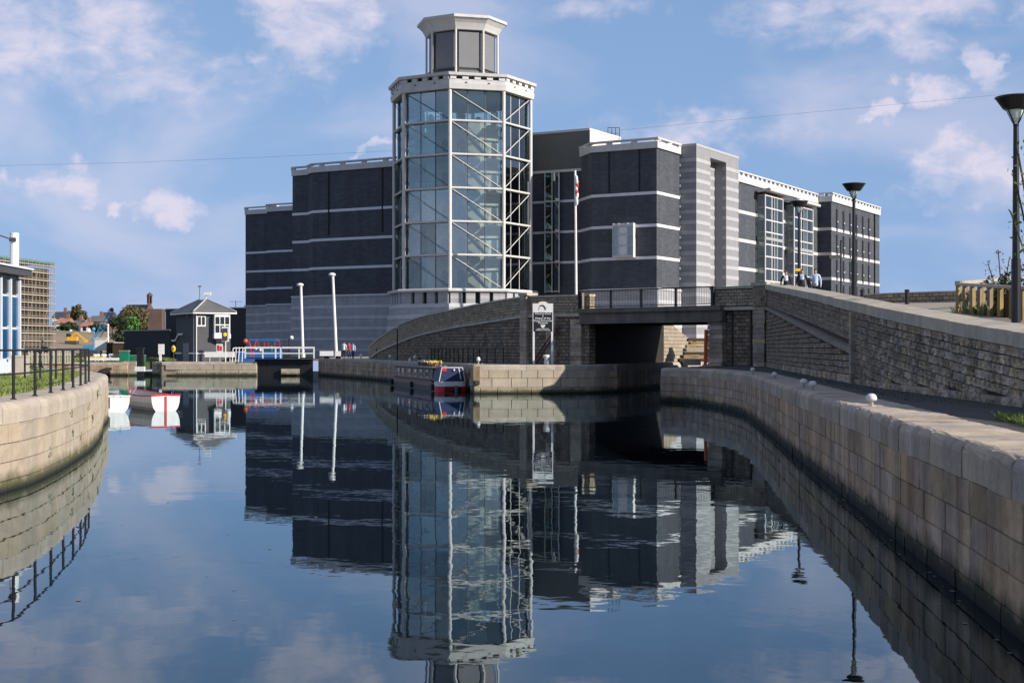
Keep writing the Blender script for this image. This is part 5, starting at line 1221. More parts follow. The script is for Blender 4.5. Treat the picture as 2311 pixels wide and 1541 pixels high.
gs = thing('gate_shed', 'small green cabinet by the lock', 'cabinet', (Xa(281, 153.5), 153.5, 1.42)); MB().box((Xa(281, 153.5), 153.5, 2.0), (.95, .7, 1.2)).build('body', 'green_paint', gs); MB().box((Xa(281, 153.5), 153.5, 2.64), (1.05, .8, .08)).build('lid', 'timber_grey', gs)
gs = thing('green_barge_bow', 'dark green low steel pontoon beside the mooring dolphin', 'pontoon', (Xa(305, 156), 156, 1.3)); MB().box((Xa(306, 156), 156, 1.75), (1.9, 1.2, .7)).build('body', 'green_paint', gs); MB().box((Xa(306, 156), 156, 2.13), (2.0, 1.3, .06)).build('deck', 'timber_grey', gs)
dol = thing('mooring_dolphin', 'black timber mooring post with white base in the lock side channel', 'mooring post', (Xa(317, 149), 149, 0)); MB().box((Xa(317, 149), 149, 1.1), (.62, .62, 3.4)).build('pile', 'boat_black', dol); MB().box((Xa(317, 149), 148.8, .75), (1.0, .5, .5)).build('fender', 'white_paint', dol); MB().box((Xa(317, 149), 149, 2.9), (.75, .75, .2)).build('cap', 'boat_black', dol)
rk = thing('stone_pier', 'rough pale stone pier beside the mooring post', 'pier', (Xa(298, 152.5), 152.5, 0))
for i in range(5): MB().box((Xa(298, 152.5) + random.uniform(-.1, .1), 152.5, -.1 + i * .36), (1.3 + random.uniform(-.2, .2), 1.3, .34), random.uniform(-.08, .08)).build('stone', 'quay_stone', rk)
bollx = [(214, 'white'), (221, 'white'), (249, 'white'), (253, 'white'), (232, 'white'), (236, 'white')]
for i, (x, c_) in enumerate(bollx):
    Y = 154 + (i % 3) * 2; t = thing('mooring_bollard', ('leftmost white mooring bollard on the far grass bank', 'white mooring bollard second from the left on the far grass bank', 'white bollard on the far bank nearest the green cabinet but one', 'white bollard on the far bank nearest the green cabinet', 'left one of the two middle white bollards on the far bank', 'right one of the two middle white bollards on the far bank')[i], 'bollard', (Xa(x, Y), Y, 1.4), 'bollards on the far grass bank')
    MB().lathe((Xa(x, Y), Y, 1.38), [(.16, 0), (.15, .6), (.24, .68), (.22, .85), (.06, .92)], 10).build('casting', 'bollard_white', t)
bm_ = thing('balance_beam', 'yellow-edged white lock balance beam on the far bank', 'lock beam', (Xa(230, 152.6), 152.6, 1.4)); MB().beam((Xa(196, 152.6), 152.6, 1.75), (Xa(268, 152.6), 152.6, 1.75), .3, .28).build('beam', 'white_paint', bm_); MB().beam((Xa(192, 152.45), 152.45, 1.98), (Xa(240, 152.45), 152.45, 1.98), .05, .12).build('edge_strip', 'yellow', bm_)

# ------------------------------------------------------------------ lock gates, footbridge rails, beams
lg = thing('lock_gate', 'black lock gate with white footbridge rails across the lock mouth', 'lock gate', (Xa(632, 151), 151, 0))
ga, gb_ = Vector((Xa(576, 150.8), 150.8)), Vector((Xa(706, 150.8), 150.8))
MB().beam((*ga, 1.6), (*gb_, 1.6), .5, .35).build('top_beam', 'boat_black', lg)
for i in range(10):
    p = ga.lerp(gb_, (i + .5) / 10); MB().box((p.x, p.y + .12, .5), (.60, .18, 1.9)).build('plank', 'boat_black', lg)
MB().box((Xa(655, 150.4), 150.5, .45), (1.9, .3, .6)).build('stone_sill', 'quay_stone', lg)
fa_, fb2 = Vector((Xa(553, 150.2), 150.2)), Vector((Xa(710, 150.2), 150.2))
MB().beam((*(fa_ + Vector((0, .4))), 1.88), (*(fb2 + Vector((0, .4))), 1.88), 1.1, .12).build('walkway', 'boat_black', lg)
for x in (553.5, 593, 622, 633.5, 675, 708.5): p = Xa(x, 150); MB().box((p, 150, 2.45), (.13, .12, 1.2)).build('rail_post', 'white_paint', lg)
for z, w_ in ((2.98, .18), (2.38, .11)):
    MB().beam((Xa(553, 150), 150, z), (Xa(631, 150), 150, z), .1, w_).build('rail', 'white_paint', lg); MB().beam((Xa(636, 150), 150, z), (Xa(710, 150), 150, z), .1, w_).build('rail', 'white_paint', lg)
for x0, x1, Y, lab in ((722, 752, 146, 'stubby white balance beam end on the quay beyond the narrowboat'), (757, 769, 143.5, 'short white beam end close to the people on the quay')):
    t = thing('balance_beam', lab, 'lock beam', (Xa((x0 + x1) / 2, Y), Y, QZ)); c = Vector((Xa((x0 + x1) / 2, Y), Y, QZ + .52)); MB().box(c, (Xa(x1, Y) - Xa(x0, Y), .5, .5), .05).build('beam', 'white_paint', t); MB().box(c + Vector((0, .1, -.38)), (.5, .3, .3)).build('foot', 'boat_black', t)
st = thing('lock_handrail', 'cluster of white handrails on the island at the lock edge', 'handrail', (Xa(540, 153), 153, 1.44)); m = MB()
for x in (524, 531, 538, 546): m.tube((Xa(x, 153), 153, 1.44), (Xa(x + 2, 153), 153, 2.9), .05); m.tube((Xa(x + 2, 153), 153, 2.9), (Xa(x + 8, 153), 153.4, 3.0), .04)
m.build('posts', 'white_paint', st); MB().tube((Xa(520, 153), 153, 2.5), (Xa(552, 153), 153.2, 2.5), .045).build('rail', 'white_paint', st)
# tall white lamp standards
for i, (xb, yb, xt, yt, lab) in enumerate(((684, 786, 679, 645, 'shorter tall white lamp post beside the lock gate'), (759.5, 786, 751, 622, 'taller white lamp post between the lock gate and the people'))):
    Y = 157 if i == 0 else 150; a, b = P(xb, 800, Y), P(xt, yt, Y); t = thing('lamp_post', lab, 'street lamp', (a.x, a.y, QZ)); MB().tube((a.x, a.y, QZ - .1), b, .17, .14, 10).build('pole', 'white_paint', t)
    MB().tube((a.x, a.y, QZ), (a.x, a.y, QZ + .5), .24, n=10).build('base', 'white_paint', t)
    MB().ball(b + Vector((-.08, 0, .1)), .34, 12, (1.15, 1, .62)).build('lamp_head', 'white_paint', t, smooth=True)
fl_ = thing('floodlight_post', 'small black floodlight post near the museum plinth', 'floodlight', (Xa(652, 170), 170, QZ)); MB().tube((Xa(652, 170), 170, QZ), (Xa(652, 170), 170, Za(765, 170)), .07).build('post', 'black_iron', fl_); MB().ball((Xa(658, 170), 170, Za(762, 170)), .24).build('lamp_head', 'white_paint', fl_); MB().tube((Xa(652, 170), 170, Za(765, 170)), (Xa(658, 170), 170, Za(763, 170)), .05).build('arm', 'black_iron', fl_)
# overhead cable
oc = thing('overhead_cable', 'thin dark cable crossing the sky behind the museum', 'cable', P(1100, 320, 330)); MB().path([P(x, y, 330) for x, y in ((-80, 376), (300, 367), (600, 355), (880, 341), (1150, 319), (1390, 295), (1700, 266), (2000, 238), (2400, 201))], .022, 4).build('wire', 'panel_dark', oc)
# quay-side railing behind the narrowboat
qr = thing('quay_railing', 'black iron railing on the dock quay behind the narrowboat', 'railing', (-4, 108, QZ))
QP = Path([(-.6, 99.6), (-3.0, 104.5), (-6.3, 115), (-9.6, 127), (-13.6, 141)], 4); s = 0
while s < QP.L: p = QP.at(s, 0, QZ); MB().tube(p, p + Vector((0, 0, 1.1)), .045, n=6).build('post', 'black_iron', qr); s += 1.25
MB().path([QP.at(q, 0, QZ + 1.1) for q in np.arange(0, QP.L, 2)], .035, 5).build('top_rail', 'black_iron', qr); MB().path([QP.at(q, 0, QZ + .55) for q in np.arange(0, QP.L, 2)], .025, 5).build('mid_rail', 'black_iron', qr)
bs = thing('railing_standard', 'slim dark post with a pale finial against the curved ramp wall', 'post', (*LW.at(ls[5] - 1, .6).xy, QZ)); p = LW.at(ls[5] - 1, .6, QZ); MB().tube(p, (p.x, p.y, Za(742, p.y)), .06).build('shaft', 'black_iron', bs); MB().ball((p.x, p.y, Za(740, p.y)), .14).build('finial', 'wall_coping', bs)
# ------------------------------------------------------------------ rowing boats
def dinghy(label, stern, bow, beam, trim, seed):
    stern, bow = Vector(stern), Vector(bow); L = (bow - stern).length; fw = (bow - stern).normalized(); sd = Vector((fw.y, -fw.x, 0))
    t = thing('rowing_boat', label, 'boat', (stern.x, stern.y, 0)); N, K = 14, 11
    def half(u): return beam / 2 * (1 - max(0, (u - .42) / .58) ** 2.1) * (.86 + .14 * min(1, u / .35))
    def sheer(u): return .62 + .10 * (1 - u) + .48 * max(0, u - .25) ** 1.6
    def keel(u): return -.14 + .02 * (1 - u) + .42 * max(0, u - .72) ** 1.5 * 3
    def section(u, inset):
        h = max(.015, half(u) - inset); k0 = keel(u) + inset * 1.2; z1 = sheer(u); out = []
        for j in range(K):
            th = math.pi * (1 - j / (K - 1)); x = h * math.copysign(abs(math.cos(th)) ** .62, math.cos(th)); z = z1 - (z1 - k0) * abs(math.sin(th)) ** .85; out.append(stern + fw * (u * (L - inset * 2) + (inset if u == 0 else 0)) + sd * x + Vector((0, 0, z)))
        return out
    for inset, nm, mt in ((0, 'hull', 'boat_white'), (.035, 'lining', 'boat_inside')):
        vs = []; [vs.extend(section(i / (N - 1), inset)) for i in range(N)]
        fs = [(i * K + j, (i + 1) * K + j, (i + 1) * K + j + 1, i * K + j + 1) for i in range(N - 1) for j in range(K - 1)]; m = MB().add(vs, fs)
        m.add(section(0, inset), [tuple(range(K))]); m.build(nm, mt, t, smooth=False)
    g = MB()
    for sgn in (0, K - 1): g.path([section(i / (N - 1), 0)[sgn] + Vector((0, 0, .015)) for i in range(N)], .035, 6)
    a, b = section(0, 0)[0], section(0, 0)[-1]; g.path([a + Vector((0, 0, .02)), (a + b) / 2 + Vector((0, 0, .05)), b + Vector((0, 0, .02))], .04, 6); g.build('gunwale', trim, t)
    for u in (.22, .52, .78):
        h = half(u) - .05; p = stern + fw * u * L; MB().beam(p - sd * h + Vector((0, 0, .42)), p + sd * h + Vector((0, 0, .42)), .24, .035).build('thwart', 'timber_grey', t)
    if trim == 'red_paint': MB().box(stern - fw * .02 + Vector((0, 0, .33)), (.09, .05, .74), math.atan2(sd.y, sd.x)).build('transom_stripe', 'red_paint', t)
    else: MB().box(stern - fw * .03 - sd * .22 + Vector((0, 0, .45)), (.07, .04, .5), math.atan2(sd.y, sd.x)).build('rudder_plate', 'panel_dark', t)
    MB().tube(stern + sd * .3 + Vector((0, 0, .7)), stern + sd * .3 + fw * .05 + Vector((0, 0, .92)), .025).build('rowlock', 'blue_paint', t)
    return t
dinghy('white rowing boat with red gunwale and red stripe down its transom', (Xa(374, 67), 67.0, 0), (Xa(296, 71.6), 71.6, 0), 1.6, 'red_paint', 1)
dinghy('plain grey-white rowing boat half hidden by the quay end', (Xa(257, 65.6), 65.6, 0), (Xa(196, 70.6), 70.6, 0), 1.7, 'boat_white', 2)

# ------------------------------------------------------------------ narrowboat
nbA = Vector((-3.98, 96.3, 0)); ax = Vector((-.262, .965, 0)).normalized(); sx = Vector((ax.y, -ax.x, 0)); NL = 20.0
nb = thing('narrowboat', 'long brown narrowboat with blue canvas stern cover moored by the quay', 'narrowboat', nbA)
def st_(u): # half beam along the length
    return 1.05 * min(1, (1 - (1 - min(u / 1.1, 1)) ** 2) ** .5 * .45 + .58) * (1 if u < NL - 3.5 else max(.05, 1 - ((u - NL + 3.5) / 3.5) ** 2))
us = [0, .12, .35, .7, 1.2, 2] + list(np.linspace(3, NL - 3.5, 10)) + [NL - 2.6, NL - 1.7, NL - .9, NL - .3, NL]
def hullpart(name, z0, z1, mat, g0=1.0, g1=1.0, u0=0, u1=NL, cap=True):
    uu = [u for u in us if u0 <= u <= u1]; vs = []
    for u in uu:
        for s_ in (-1, 1):
            for z, g in ((z0, g0), (z1, g1)): vs.append(nbA + ax * u + sx * st_(u) * s_ * g + Vector((0, 0, z + .25 * max(0, (u - NL + 4) / 4) ** 2)))
    n = len(uu); fs = []
    for i in range(n - 1): a = 4 * i; fs += [(a, a + 4, a + 5, a + 1), (a + 2, a + 3, a + 7, a + 6)] + ([(a + 1, a + 5, a + 7, a + 3)] if cap else [])
    fs += [(0, 1, 3, 2), (4 * n - 4, 4 * n - 2, 4 * n - 1, 4 * n - 3)]; return MB().add(vs, fs).build(name, mat, nb)
hullpart('hull', -.3, .36, 'boat_black', .97, 1.0); hullpart('stern_counter', -.02, .355, 'red_paint', 1.005, 1.02, 0, 1.2)
hullpart('stern_band', .36, .69, 'boat_white', 1.01, 1.0, 0, 1.2); hullpart('gunwale', .36, .58, 'boat_brown', 1.005, .99, 1.2, NL)
# cabin
def cab(u0, u1, h0, h1, z0, z1, name, mat):
    q0, q1 = nbA + ax * u0, nbA + ax * u1; vs = []
    for q in (q0, q1):
        for s_, z, h in ((-1, z0, h0), (-1, z1, h1), (1, z1, h1), (1, z0, h0)): vs.append(q + sx * h * s_ + Vector((0, 0, z)))
    return MB().add(vs, [(0, 1, 2, 3), (7, 6, 5, 4), (0, 4, 5, 1), (1, 5, 6, 2), (2, 6, 7, 3), (3, 7, 4, 0)]).build(name, mat, nb)
cabn = cab(2.6, NL - 3.2, .95, .82, .55, 1.58, 'cabin', 'boat_brown'); cab(2.5, NL - 3.1, .9, .84, 1.58, 1.64, 'cabin_roof', 'boat_roof'); 
for u in (4.2, 6.4, 8.4, 10.6, 13.2, 15):
    p = nbA + ax * u - sx * .905 + Vector((0, 0, 1.15)); w_ = MB().box(p, (.62, .05, .52), math.atan2(ax.y, ax.x)).build('window', 'boat_white', cabn); MB().box(p - sx * .02, (.48, .05, .38), math.atan2(ax.y, ax.x)).build('pane', 'dark_glass', w_)
MB().beam(nbA + ax * 2.6 - sx * .97 + Vector((0, 0, .72)), nbA + ax * (NL - 3.2) - sx * .97 + Vector((0, 0, .72)), .05, .07).beam(nbA + ax * 2.6 - sx * .87 + Vector((0, 0, 1.5)), nbA + ax * (NL - 3.2) - sx * .87 + Vector((0, 0, 1.5)), .05, .06).build('coach_lines', 'rust', cabn)
cab(.35, 2.55, .93, .72, .69, 1.62, 'canvas_cover', 'canvas_blue'); m = MB()
for s_ in (-1, 1): m.tube(nbA + ax * .34 + sx * .9 * s_ + Vector((0, 0, .7)), nbA + ax * .34 + sx * .72 * s_ + Vector((0, 0, 1.63)), .03)
m.tube(nbA + ax * .34 - sx * .72 + Vector((0, 0, 1.63)), nbA + ax * .34 + sx * .72 + Vector((0, 0, 1.63)), .03).tube(nbA + ax * .33 + sx * .45 + Vector((0, 0, 1.6)), nbA + ax * .3 + sx * .6 + Vector((0, 0, .85)), .035).build('cover_frame', 'boat_white', nb)
MB().box(nbA + ax * .33 - sx * .55 + Vector((0, 0, 1.48)), (.32, .05, .18), math.atan2(sx.y, sx.x)).build('stern_lamp', 'red_paint', nb); MB().ball(nbA + ax * .3 + sx * .12 + Vector((0, 0, 1.46)), .08).build('lifebuoy_light', 'boat_white', nb)
MB().tube(nbA - ax * .12 + sx * .18 + Vector((0, 0, -.2)), nbA - ax * .1 + sx * .18 + Vector((0, 0, .42)), .11).build('rudder_stock', 'boat_roof', nb)
for u, s_ in ((1.5, -1), (9, -1), (NL - 3, -1)): MB().tube(nbA + ax * u + sx * 1.12 * s_ + Vector((0, 0, .05)), nbA + ax * u + sx * 1.12 * s_ + Vector((0, 0, .5)), .12).build('fender', 'boat_black', nb)
for i in range(12):
    u = 4.5 + i * .55; p = nbA + ax * u + sx * (.2 if i % 2 else -.3) + Vector((0, 0, 1.64))
    t = thing('flower_pot', f'pot of {"yellow" if i < 5 else "cream"} flowers, {("first", "second", "third", "fourth", "fifth", "sixth", "seventh", "eighth", "ninth", "tenth", "eleventh", "twelfth")[i]} from the stern in the row on the narrowboat roof', 'flower pot', p, 'flower pots on the narrowboat roof')
    MB().lathe(p, [(.08, 0), (.12, .2), (.13, .22)], 8).build('pot', 'plant_pot', t); m = MB(); rg = random.Random(i)
    for k in range(7): m.ball(p + Vector((rg.uniform(-.14, .14), rg.uniform(-.14, .14), .3 + rg.uniform(-.04, .1))), .05, 6)
    m.build('blooms', 'flower_yellow' if i < 5 else 'flower_white', t)
pl_ = thing('boat_pole', 'white boathook and plank lying on the narrowboat roof', 'pole', nbA + ax * 7 + Vector((0, 0, 1.64))); MB().tube(nbA + ax * 4 + sx * .05 + Vector((0, 0, 1.7)), nbA + ax * 9 + sx * .1 + Vector((0, 0, 1.7)), .03).build('shaft', 'boat_white', pl_); MB().beam(nbA + ax * 4 + sx * .35 + Vector((0, 0, 1.69)), nbA + ax * 8 + sx * .4 + Vector((0, 0, 1.69)), .2, .05).build('plank', 'timber_grey', pl_)
ch_ = MB().lathe(nbA + ax * 11.5 + Vector((0, 0, 1.64)), [(.09, 0), (.09, .5), (.11, .52), (.11, .58)], 10).build('chimney', 'boat_black', nb); MB().ball(nbA + ax * 15.8 + sx * .1 + Vector((0, 0, 1.95)), .16, 8, (.6, .6, 1.6)).build('roof_horn', 'boat_white', nb)
sl_ = thing('mooring_board', 'tan wooden fender board hanging on the quay beside the boat stern', 'board', (-2.3, 92.1, .6)); p = Vector((-2.3, 92.12, 1.32)); MB().box(p, (.42, .09, .95), .14).build('plank', 'timber', sl_); MB().box(p + Vector((.05, .0, -.6)), (.3, .14, .25), .3).build('bracket', 'timber_dark', sl_)
# trip boat in the lock
tbt = Vector((Xa(594, 160), 158.5, 0)); tb_ = thing('trip_boat', 'blue roofed trip boat with red uprights behind the lock gate', 'boat', tbt)
MB().prism([(tbt.x - 2.4, 157.6), (tbt.x + 2.2, 157.6), (tbt.x + 2.2, 160), (tbt.x - 2.4, 160)], .2, 2.6).build('hull', 'blue_paint', tb_); MB().box((tbt.x + .35, 158.8, Za(767, 158)), (2.9, 2.2, .22)).build('roof', 'blue_paint', tb_)
for x in (583, 597, 606, 620, 631): MB().box((Xa(x, 157.8), 157.8, Za(778, 158)), (.08, .08, 1.0)).build('upright', 'red_paint', tb_)
MB().box((tbt.x + .3, 157.7, Za(784, 158)), (2.8, .08, .1)).build('rail', 'red_paint', tb_)
for i, (x, c_) in enumerate(((587, 'boat_white'), (612, 'green_paint'), (624, 'blue_paint'))):
    p = Vector((Xa(x, 158.6), 158.6, 2.6)); MB().lathe(p, [(.16, 0), (.2, .35), (.16, .55), (.07, .62)], 8).build('seat_back', c_, tb_)
rc_ = thing('red_crane_arm', 'curved red davit arm beside the trip boat', 'davit', (Xa(562, 156), 156, 1.9)); MB().path([(Xa(565, 156), 156, 1.9), (Xa(566, 156), 156, 3.0), (Xa(562, 156), 156, 3.6), (Xa(555, 156), 156, 3.75)], .07, 7).build('arm', 'red_paint', rc_); MB().ball((Xa(554, 156), 156, 3.7), .26).build('float', 'orange_paint', rc_)
rc_ = thing('red_crane_arm', 'straight red davit leaning towards the trip boat roof', 'davit', (Xa(574, 156), 156, 1.9)); MB().path([(Xa(572, 156), 156, 1.9), (Xa(573, 156), 156, 3.0), (Xa(579, 156), 156, 3.85)], .06, 7).build('arm', 'red_paint', rc_); MB().ball((Xa(577, 156), 156, 2.9), .2).build('float', 'bollard_white', rc_)

# mooring ropes
def rope(label, a, b, sag):
    a, b = Vector(a), Vector(b); t = thing('mooring_rope', label, 'rope', a)
    MB().path([a.lerp(b, q) - Vector((0, 0, sag * 4 * q * (1 - q))) for q in np.linspace(0, 1, 9)], .016, 5).build('line', 'timber_grey', t); MB().lathe(b, [(.05, -.03), (.06, 0), (.05, .03)], 8).build('knot', 'timber_grey', t)
rope('slack rope from the red-trimmed rowing boat across to the plain one', (Xa(306, 71), 71, .95), (Xa(286, 66.5), 66.5, .72), .12)
rope('rope from the narrowboat stern to the quay edge', nbA + ax * .8 + sx * .95 + Vector((0, 0, .7)), DB.at(2.0, -.4, QZ + .05), .08)

# flecks of leaf and scum drifting on the water
fl_v = []; fl_f = []; rg = np.random.RandomState(44)
for i in range(260):
    if i < 130: q = RQ.at(rg.uniform(50, RQ.L), .08 + rg.exponential(.22), .006)
    elif i < 210: q = LQ.at(rg.uniform(sL, sL2), .08 + rg.exponential(.25), .006)
    else: q = Vector((rg.uniform(-9, 6), rg.uniform(14, 60), .006))
    r = rg.uniform(.012, .045); a = rg.uniform(0, 6.28); k = len(fl_v)
    for t in range(5): fl_v.append((q.x + r * math.cos(a + t * 1.257) * (1 if t % 2 else .6), q.y + r * math.sin(a + t * 1.257), .006))
    fl_f.append(tuple(range(k, k + 5)))
tag(MB().add(fl_v, fl_f).build('floating_leaves', 'timber'), 'small leaves and flecks floating on the canal water', 'debris', kind='stuff')
# ------------------------------------------------------------------ notice board on the dock quay
Ys_ = 95.2; sgn = thing('notice_board', 'tall black and white dock notice board on two white posts beside the ladder', 'sign', (Xa(1225, Ys_), Ys_, QZ))
xl, xr = Xa(1204.5, Ys_), Xa(1246, Ys_)
for x in (xl, xr): MB().box((x, Ys_, (QZ + Za(705, Ys_)) / 2), (.13, .1, Za(705, Ys_) - QZ)).build('post', 'white_paint', sgn)
zt_, zh, zb_ = Za(685, Ys_), Za(705, Ys_), Za(748, Ys_); xm = (xl + xr) / 2
hdr = MB(); pts = [(xl - .07, zh), (xr + .07, zh), (xr + .07, zt_), (xm + .34, zt_)] + [(xm + .3 * math.cos(a), zt_ + .13 * math.sin(a) + .01) for a in np.linspace(.2, math.pi - .2, 7)] + [(xm - .34, zt_), (xl - .07, zt_)]
n = len(pts); hdr.add([(x, Ys_ - .06, z) for x, z in pts] + [(x, Ys_ + .04, z) for x, z in pts], [tuple(range(n - 1, -1, -1))[::-1], tuple(range(n, 2 * n))[::-1]] + [(i, n + i, n + (i + 1) % n, (i + 1) % n) for i in range(n)]).build('header_panel', 'white_paint', sgn)
MB().box((xm, Ys_ - .01, (zh + zb_) / 2), (xr - xl + .02, .1, zh - zb_)).build('text_panel', 'sign_black', sgn)
em = MB(); em.path([(xm - .06 + .25 * math.cos(a), Ys_ - .075, zt_ - .42 + .3 * math.sin(a)) for a in np.linspace(.05, 2.2, 8)], .035, 6); em.path([(xm - .12 - .16 * math.cos(a), Ys_ - .07, zt_ - .42 + .2 * math.sin(a)) for a in np.linspace(0, 1.0, 4)], .012, 5); em.build('emblem', 'sign_black', sgn)
def text(body, x, z, size, mat, parent, y, name='lettering'):
    cu = bpy.data.curves.new('lettering', 'FONT'); cu.body = body; cu.size = size; cu.align_x = 'CENTER'; cu.extrude = .004; cu.offset = size * .012
    tmp = bpy.data.objects.new('tmp', cu); COL.objects.link(tmp); dg = bpy.context.evaluated_depsgraph_get(); me = bpy.data.meshes.new_from_object(tmp.evaluated_get(dg)); bpy.data.objects.remove(tmp)
    me.materials.clear(); me.materials.append(MATS[mat]); o = bpy.data.objects.new(name, me); COL.objects.link(o); o.parent = parent
    o.matrix_basis = Matrix.Translation(Vector((x, y, z)) - ORG[parent.name]) @ Matrix.Rotation(R_(90), 4, 'X'); return o
yt_ = Ys_ - .068
for body, py, sz in (('Clarence Dock', 709.6, .175), ('&', 714.8, .15), ('Home of the', 720.4, .20), ('Royal Armouries', 725.6, .175), ('Museum', 730.6, .19)): text(body, xm, Za(py, Ys_), sz, 'white_paint', sgn, yt_)
MB().add([(xm - .16, yt_, Za(733, Ys_)), (xm + .16, yt_, Za(733, Ys_)), (xm + .13, yt_, Za(737, Ys_)), (xm, yt_, Za(740.5, Ys_)), (xm - .13, yt_, Za(737, Ys_))], [(0, 4, 3, 2, 1)]).build('shield', 'white_paint', sgn)
text('Leeds Waterfront', xm, Za(743, Ys_), .11, 'white_paint', sgn, yt_); text('Welcome to moorings', xm, Za(746, Ys_), .105, 'white_paint', sgn, yt_)
def bollard(label, p, r, h, group=None, prof=None):
    t = thing('mooring_bollard', label, 'bollard', p, group); MB().lathe(p, prof or [(r * .42, 0), (r * .36, h * .42), (r * .9, h * .46), (r * 1.04, h * .54), (r * 1.0, h * .72), (r * .8, h * .9), (r * .45, h * .985), (r * .05, h)], 16).build('casting', 'bollard_white', t, smooth=True)
    MB().lathe(p, [(r * .8, 0), (r * .8, .012)], 12).build('base_plate', 'wall_coping', t); return t
for (x, y, lab) in ((1943, 917, 'largest and nearest white mushroom bollard on the right quay'), (1808, 880, 'second white mushroom bollard from the camera, one of the close pair'), (1786, 874, 'third white mushroom bollard, farther one of the close pair'), (1720, 854.5, 'small white mushroom bollard beyond the close pair, near the bridge'), (1664, 842, 'tiny farthest white bollard on the right quay by the bridge')):
    p = G(x, y, QZ); s = min(np.arange(40, RQ.L, .1), key=lambda q: abs(RQ.at(q).y - p.y)); p = RQ.at(s, -.36, QZ); bollard(lab, p, .105, .25)
p = Vector((Xa(1233, 95), 94.6, QZ)); bollard('white capstan bollard between the notice board posts', p, .2, .62, prof=[(.2, 0), (.15, .1), (.14, .4), (.22, .5), (.24, .58), (.2, .64), (.05, .66)])
for i, x in enumerate((813, 861, 888, 1075)):
    Y = (139, 128, 119, 97)[i]; s = min(np.arange(0, DB.L, .1), key=lambda q: abs(DB.at(q).y - Y)); bollard(('white bollard next to the people by the lock', 'white bollard on the quay left of the narrowboat bow', 'white bollard at the narrowboat bow', 'white bollard at the quay corner by the narrowboat stern')[i], DB.at(s, -.5, QZ), .14, .5)
ld = thing('ladder', 'rusty red ladder leaning on the bridge abutment beside the notice board', 'ladder', (*LW.at(3.4, .9).xy, QZ)); q0, q1 = LW.at(4.4, 1.0, QZ), LW.at(2.9, .12, Za(738, 98)); sdv = (LW.at(4.4) - LW.at(4.0)).normalized() * .22
for s_ in (-1, 1): MB().beam(q0 + sdv * s_, q1 + sdv * s_ * .8, .06, .08).build('stile', 'rust', ld)
for i in range(9): p = q0.lerp(q1, (i + .5) / 9); MB().tube(p - sdv, p + sdv, .025).build('rung', 'rust', ld)

# ------------------------------------------------------------------ uplight street lamps
def lamp(label, x, ytop, Y, zb, w):
    zt = Za(ytop, Y); X = Xa(x, Y); t = thing('street_lamp', label, 'street lamp', (X, Y, zb), 'inverted cone street lamps along the bridge road'); r = w / 2 / F * Y; k = r / .65
    MB().tube((X, Y, zb - .3), (X, Y, zb + 2.2), .15 * k, n=12).tube((X, Y, zb + 2.2), (X, Y, zt - .92 * k), .12 * k, .085 * k, 12).build('pole', 'lamp_metal', t)
    MB().lathe((X, Y, zt), [(.34 * k, -.46 * k), (.40 * k, -.42 * k), (.62 * k, -.10 * k), (.66 * k, -.07 * k), (.65 * k, -.045 * k), (.3 * k, 0), (.02, .01)], 28).build('reflector_dish', 'lamp_metal', t)
    MB().lathe((X, Y, zt), [(.09 * k, -.86 * k), (.18 * k, -.72 * k), (.28 * k, -.47 * k)], 16).build('lens', 'lamp_lens', t)
    for i in range(4):
        a = i * math.pi / 2 + .5; MB().path([(X + .05 * k * math.cos(a), Y + .05 * k * math.sin(a), zt - .95 * k), (X + .2 * k * math.cos(a), Y + .2 * k * math.sin(a), zt - .74 * k), (X + .37 * k * math.cos(a), Y + .37 * k * math.sin(a), zt - .44 * k)], .022 * k, 6).build('bracket', 'lamp_metal', t)
    MB().lathe((X, Y, zt - .95 * k), [(.06 * k, -.1), (.1 * k, 0), (.06 * k, .05)], 12).build('collar', 'lamp_metal', t)
lamp('largest lamp with inverted cone head, cut by the right frame edge', 2293, 216, 45, 3.6, 92)
lamp('middle inverted cone lamp in front of the windowed museum wing', 1927, 413, 50.7, 3.9, 52)
lamp('farthest inverted cone lamp, standing behind the three walking men', 1803.5, 453, 98.7, 5.7, 41)
fpst = thing('finger_post', 'dark finger signpost left of the middle street lamp', 'signpost', (Xa(1898, 84), 84, 5.5)); Xf = Xa(1898, 84); MB().tube((Xf, 84, 5.2), (Xf, 84, Za(546, 84)), .055).build('post', 'lamp_metal', fpst); MB().beam((Xf, 84, Za(579, 84)), (Xa(1868, 84), 83.6, Za(581, 84)), .05, .2).build('finger', 'lamp_metal', fpst); MB().lathe((Xf, 84, Za(546, 84)), [(.06, 0), (.07, .06), (.02, .12)], 8).build('finial', 'lamp_metal', fpst)
for x, Y, lab in ((1946, 78, 'black bollard at the foot of the middle street lamp'), (2047, 72, 'black bollard standing alone before the low stone wall')):
    t = thing('road_bollard', lab, 'bollard', (Xa(x, Y), Y, zroad(Y))); X = Xa(x, Y); zz = Za(653, Y); MB().lathe((X, Y, zroad(Y)), [(.11, -.3), (.11, zz - zroad(Y) - .12), (.13, zz - zroad(Y) - .1), (.13, zz - zroad(Y) - .02), (.04, zz - zroad(Y))], 12).build('post', 'lamp_metal', t); MB().lathe((X, Y, zz - .3), [(.117, 0), (.117, .06)], 12).build('ring', 'black_iron', t)
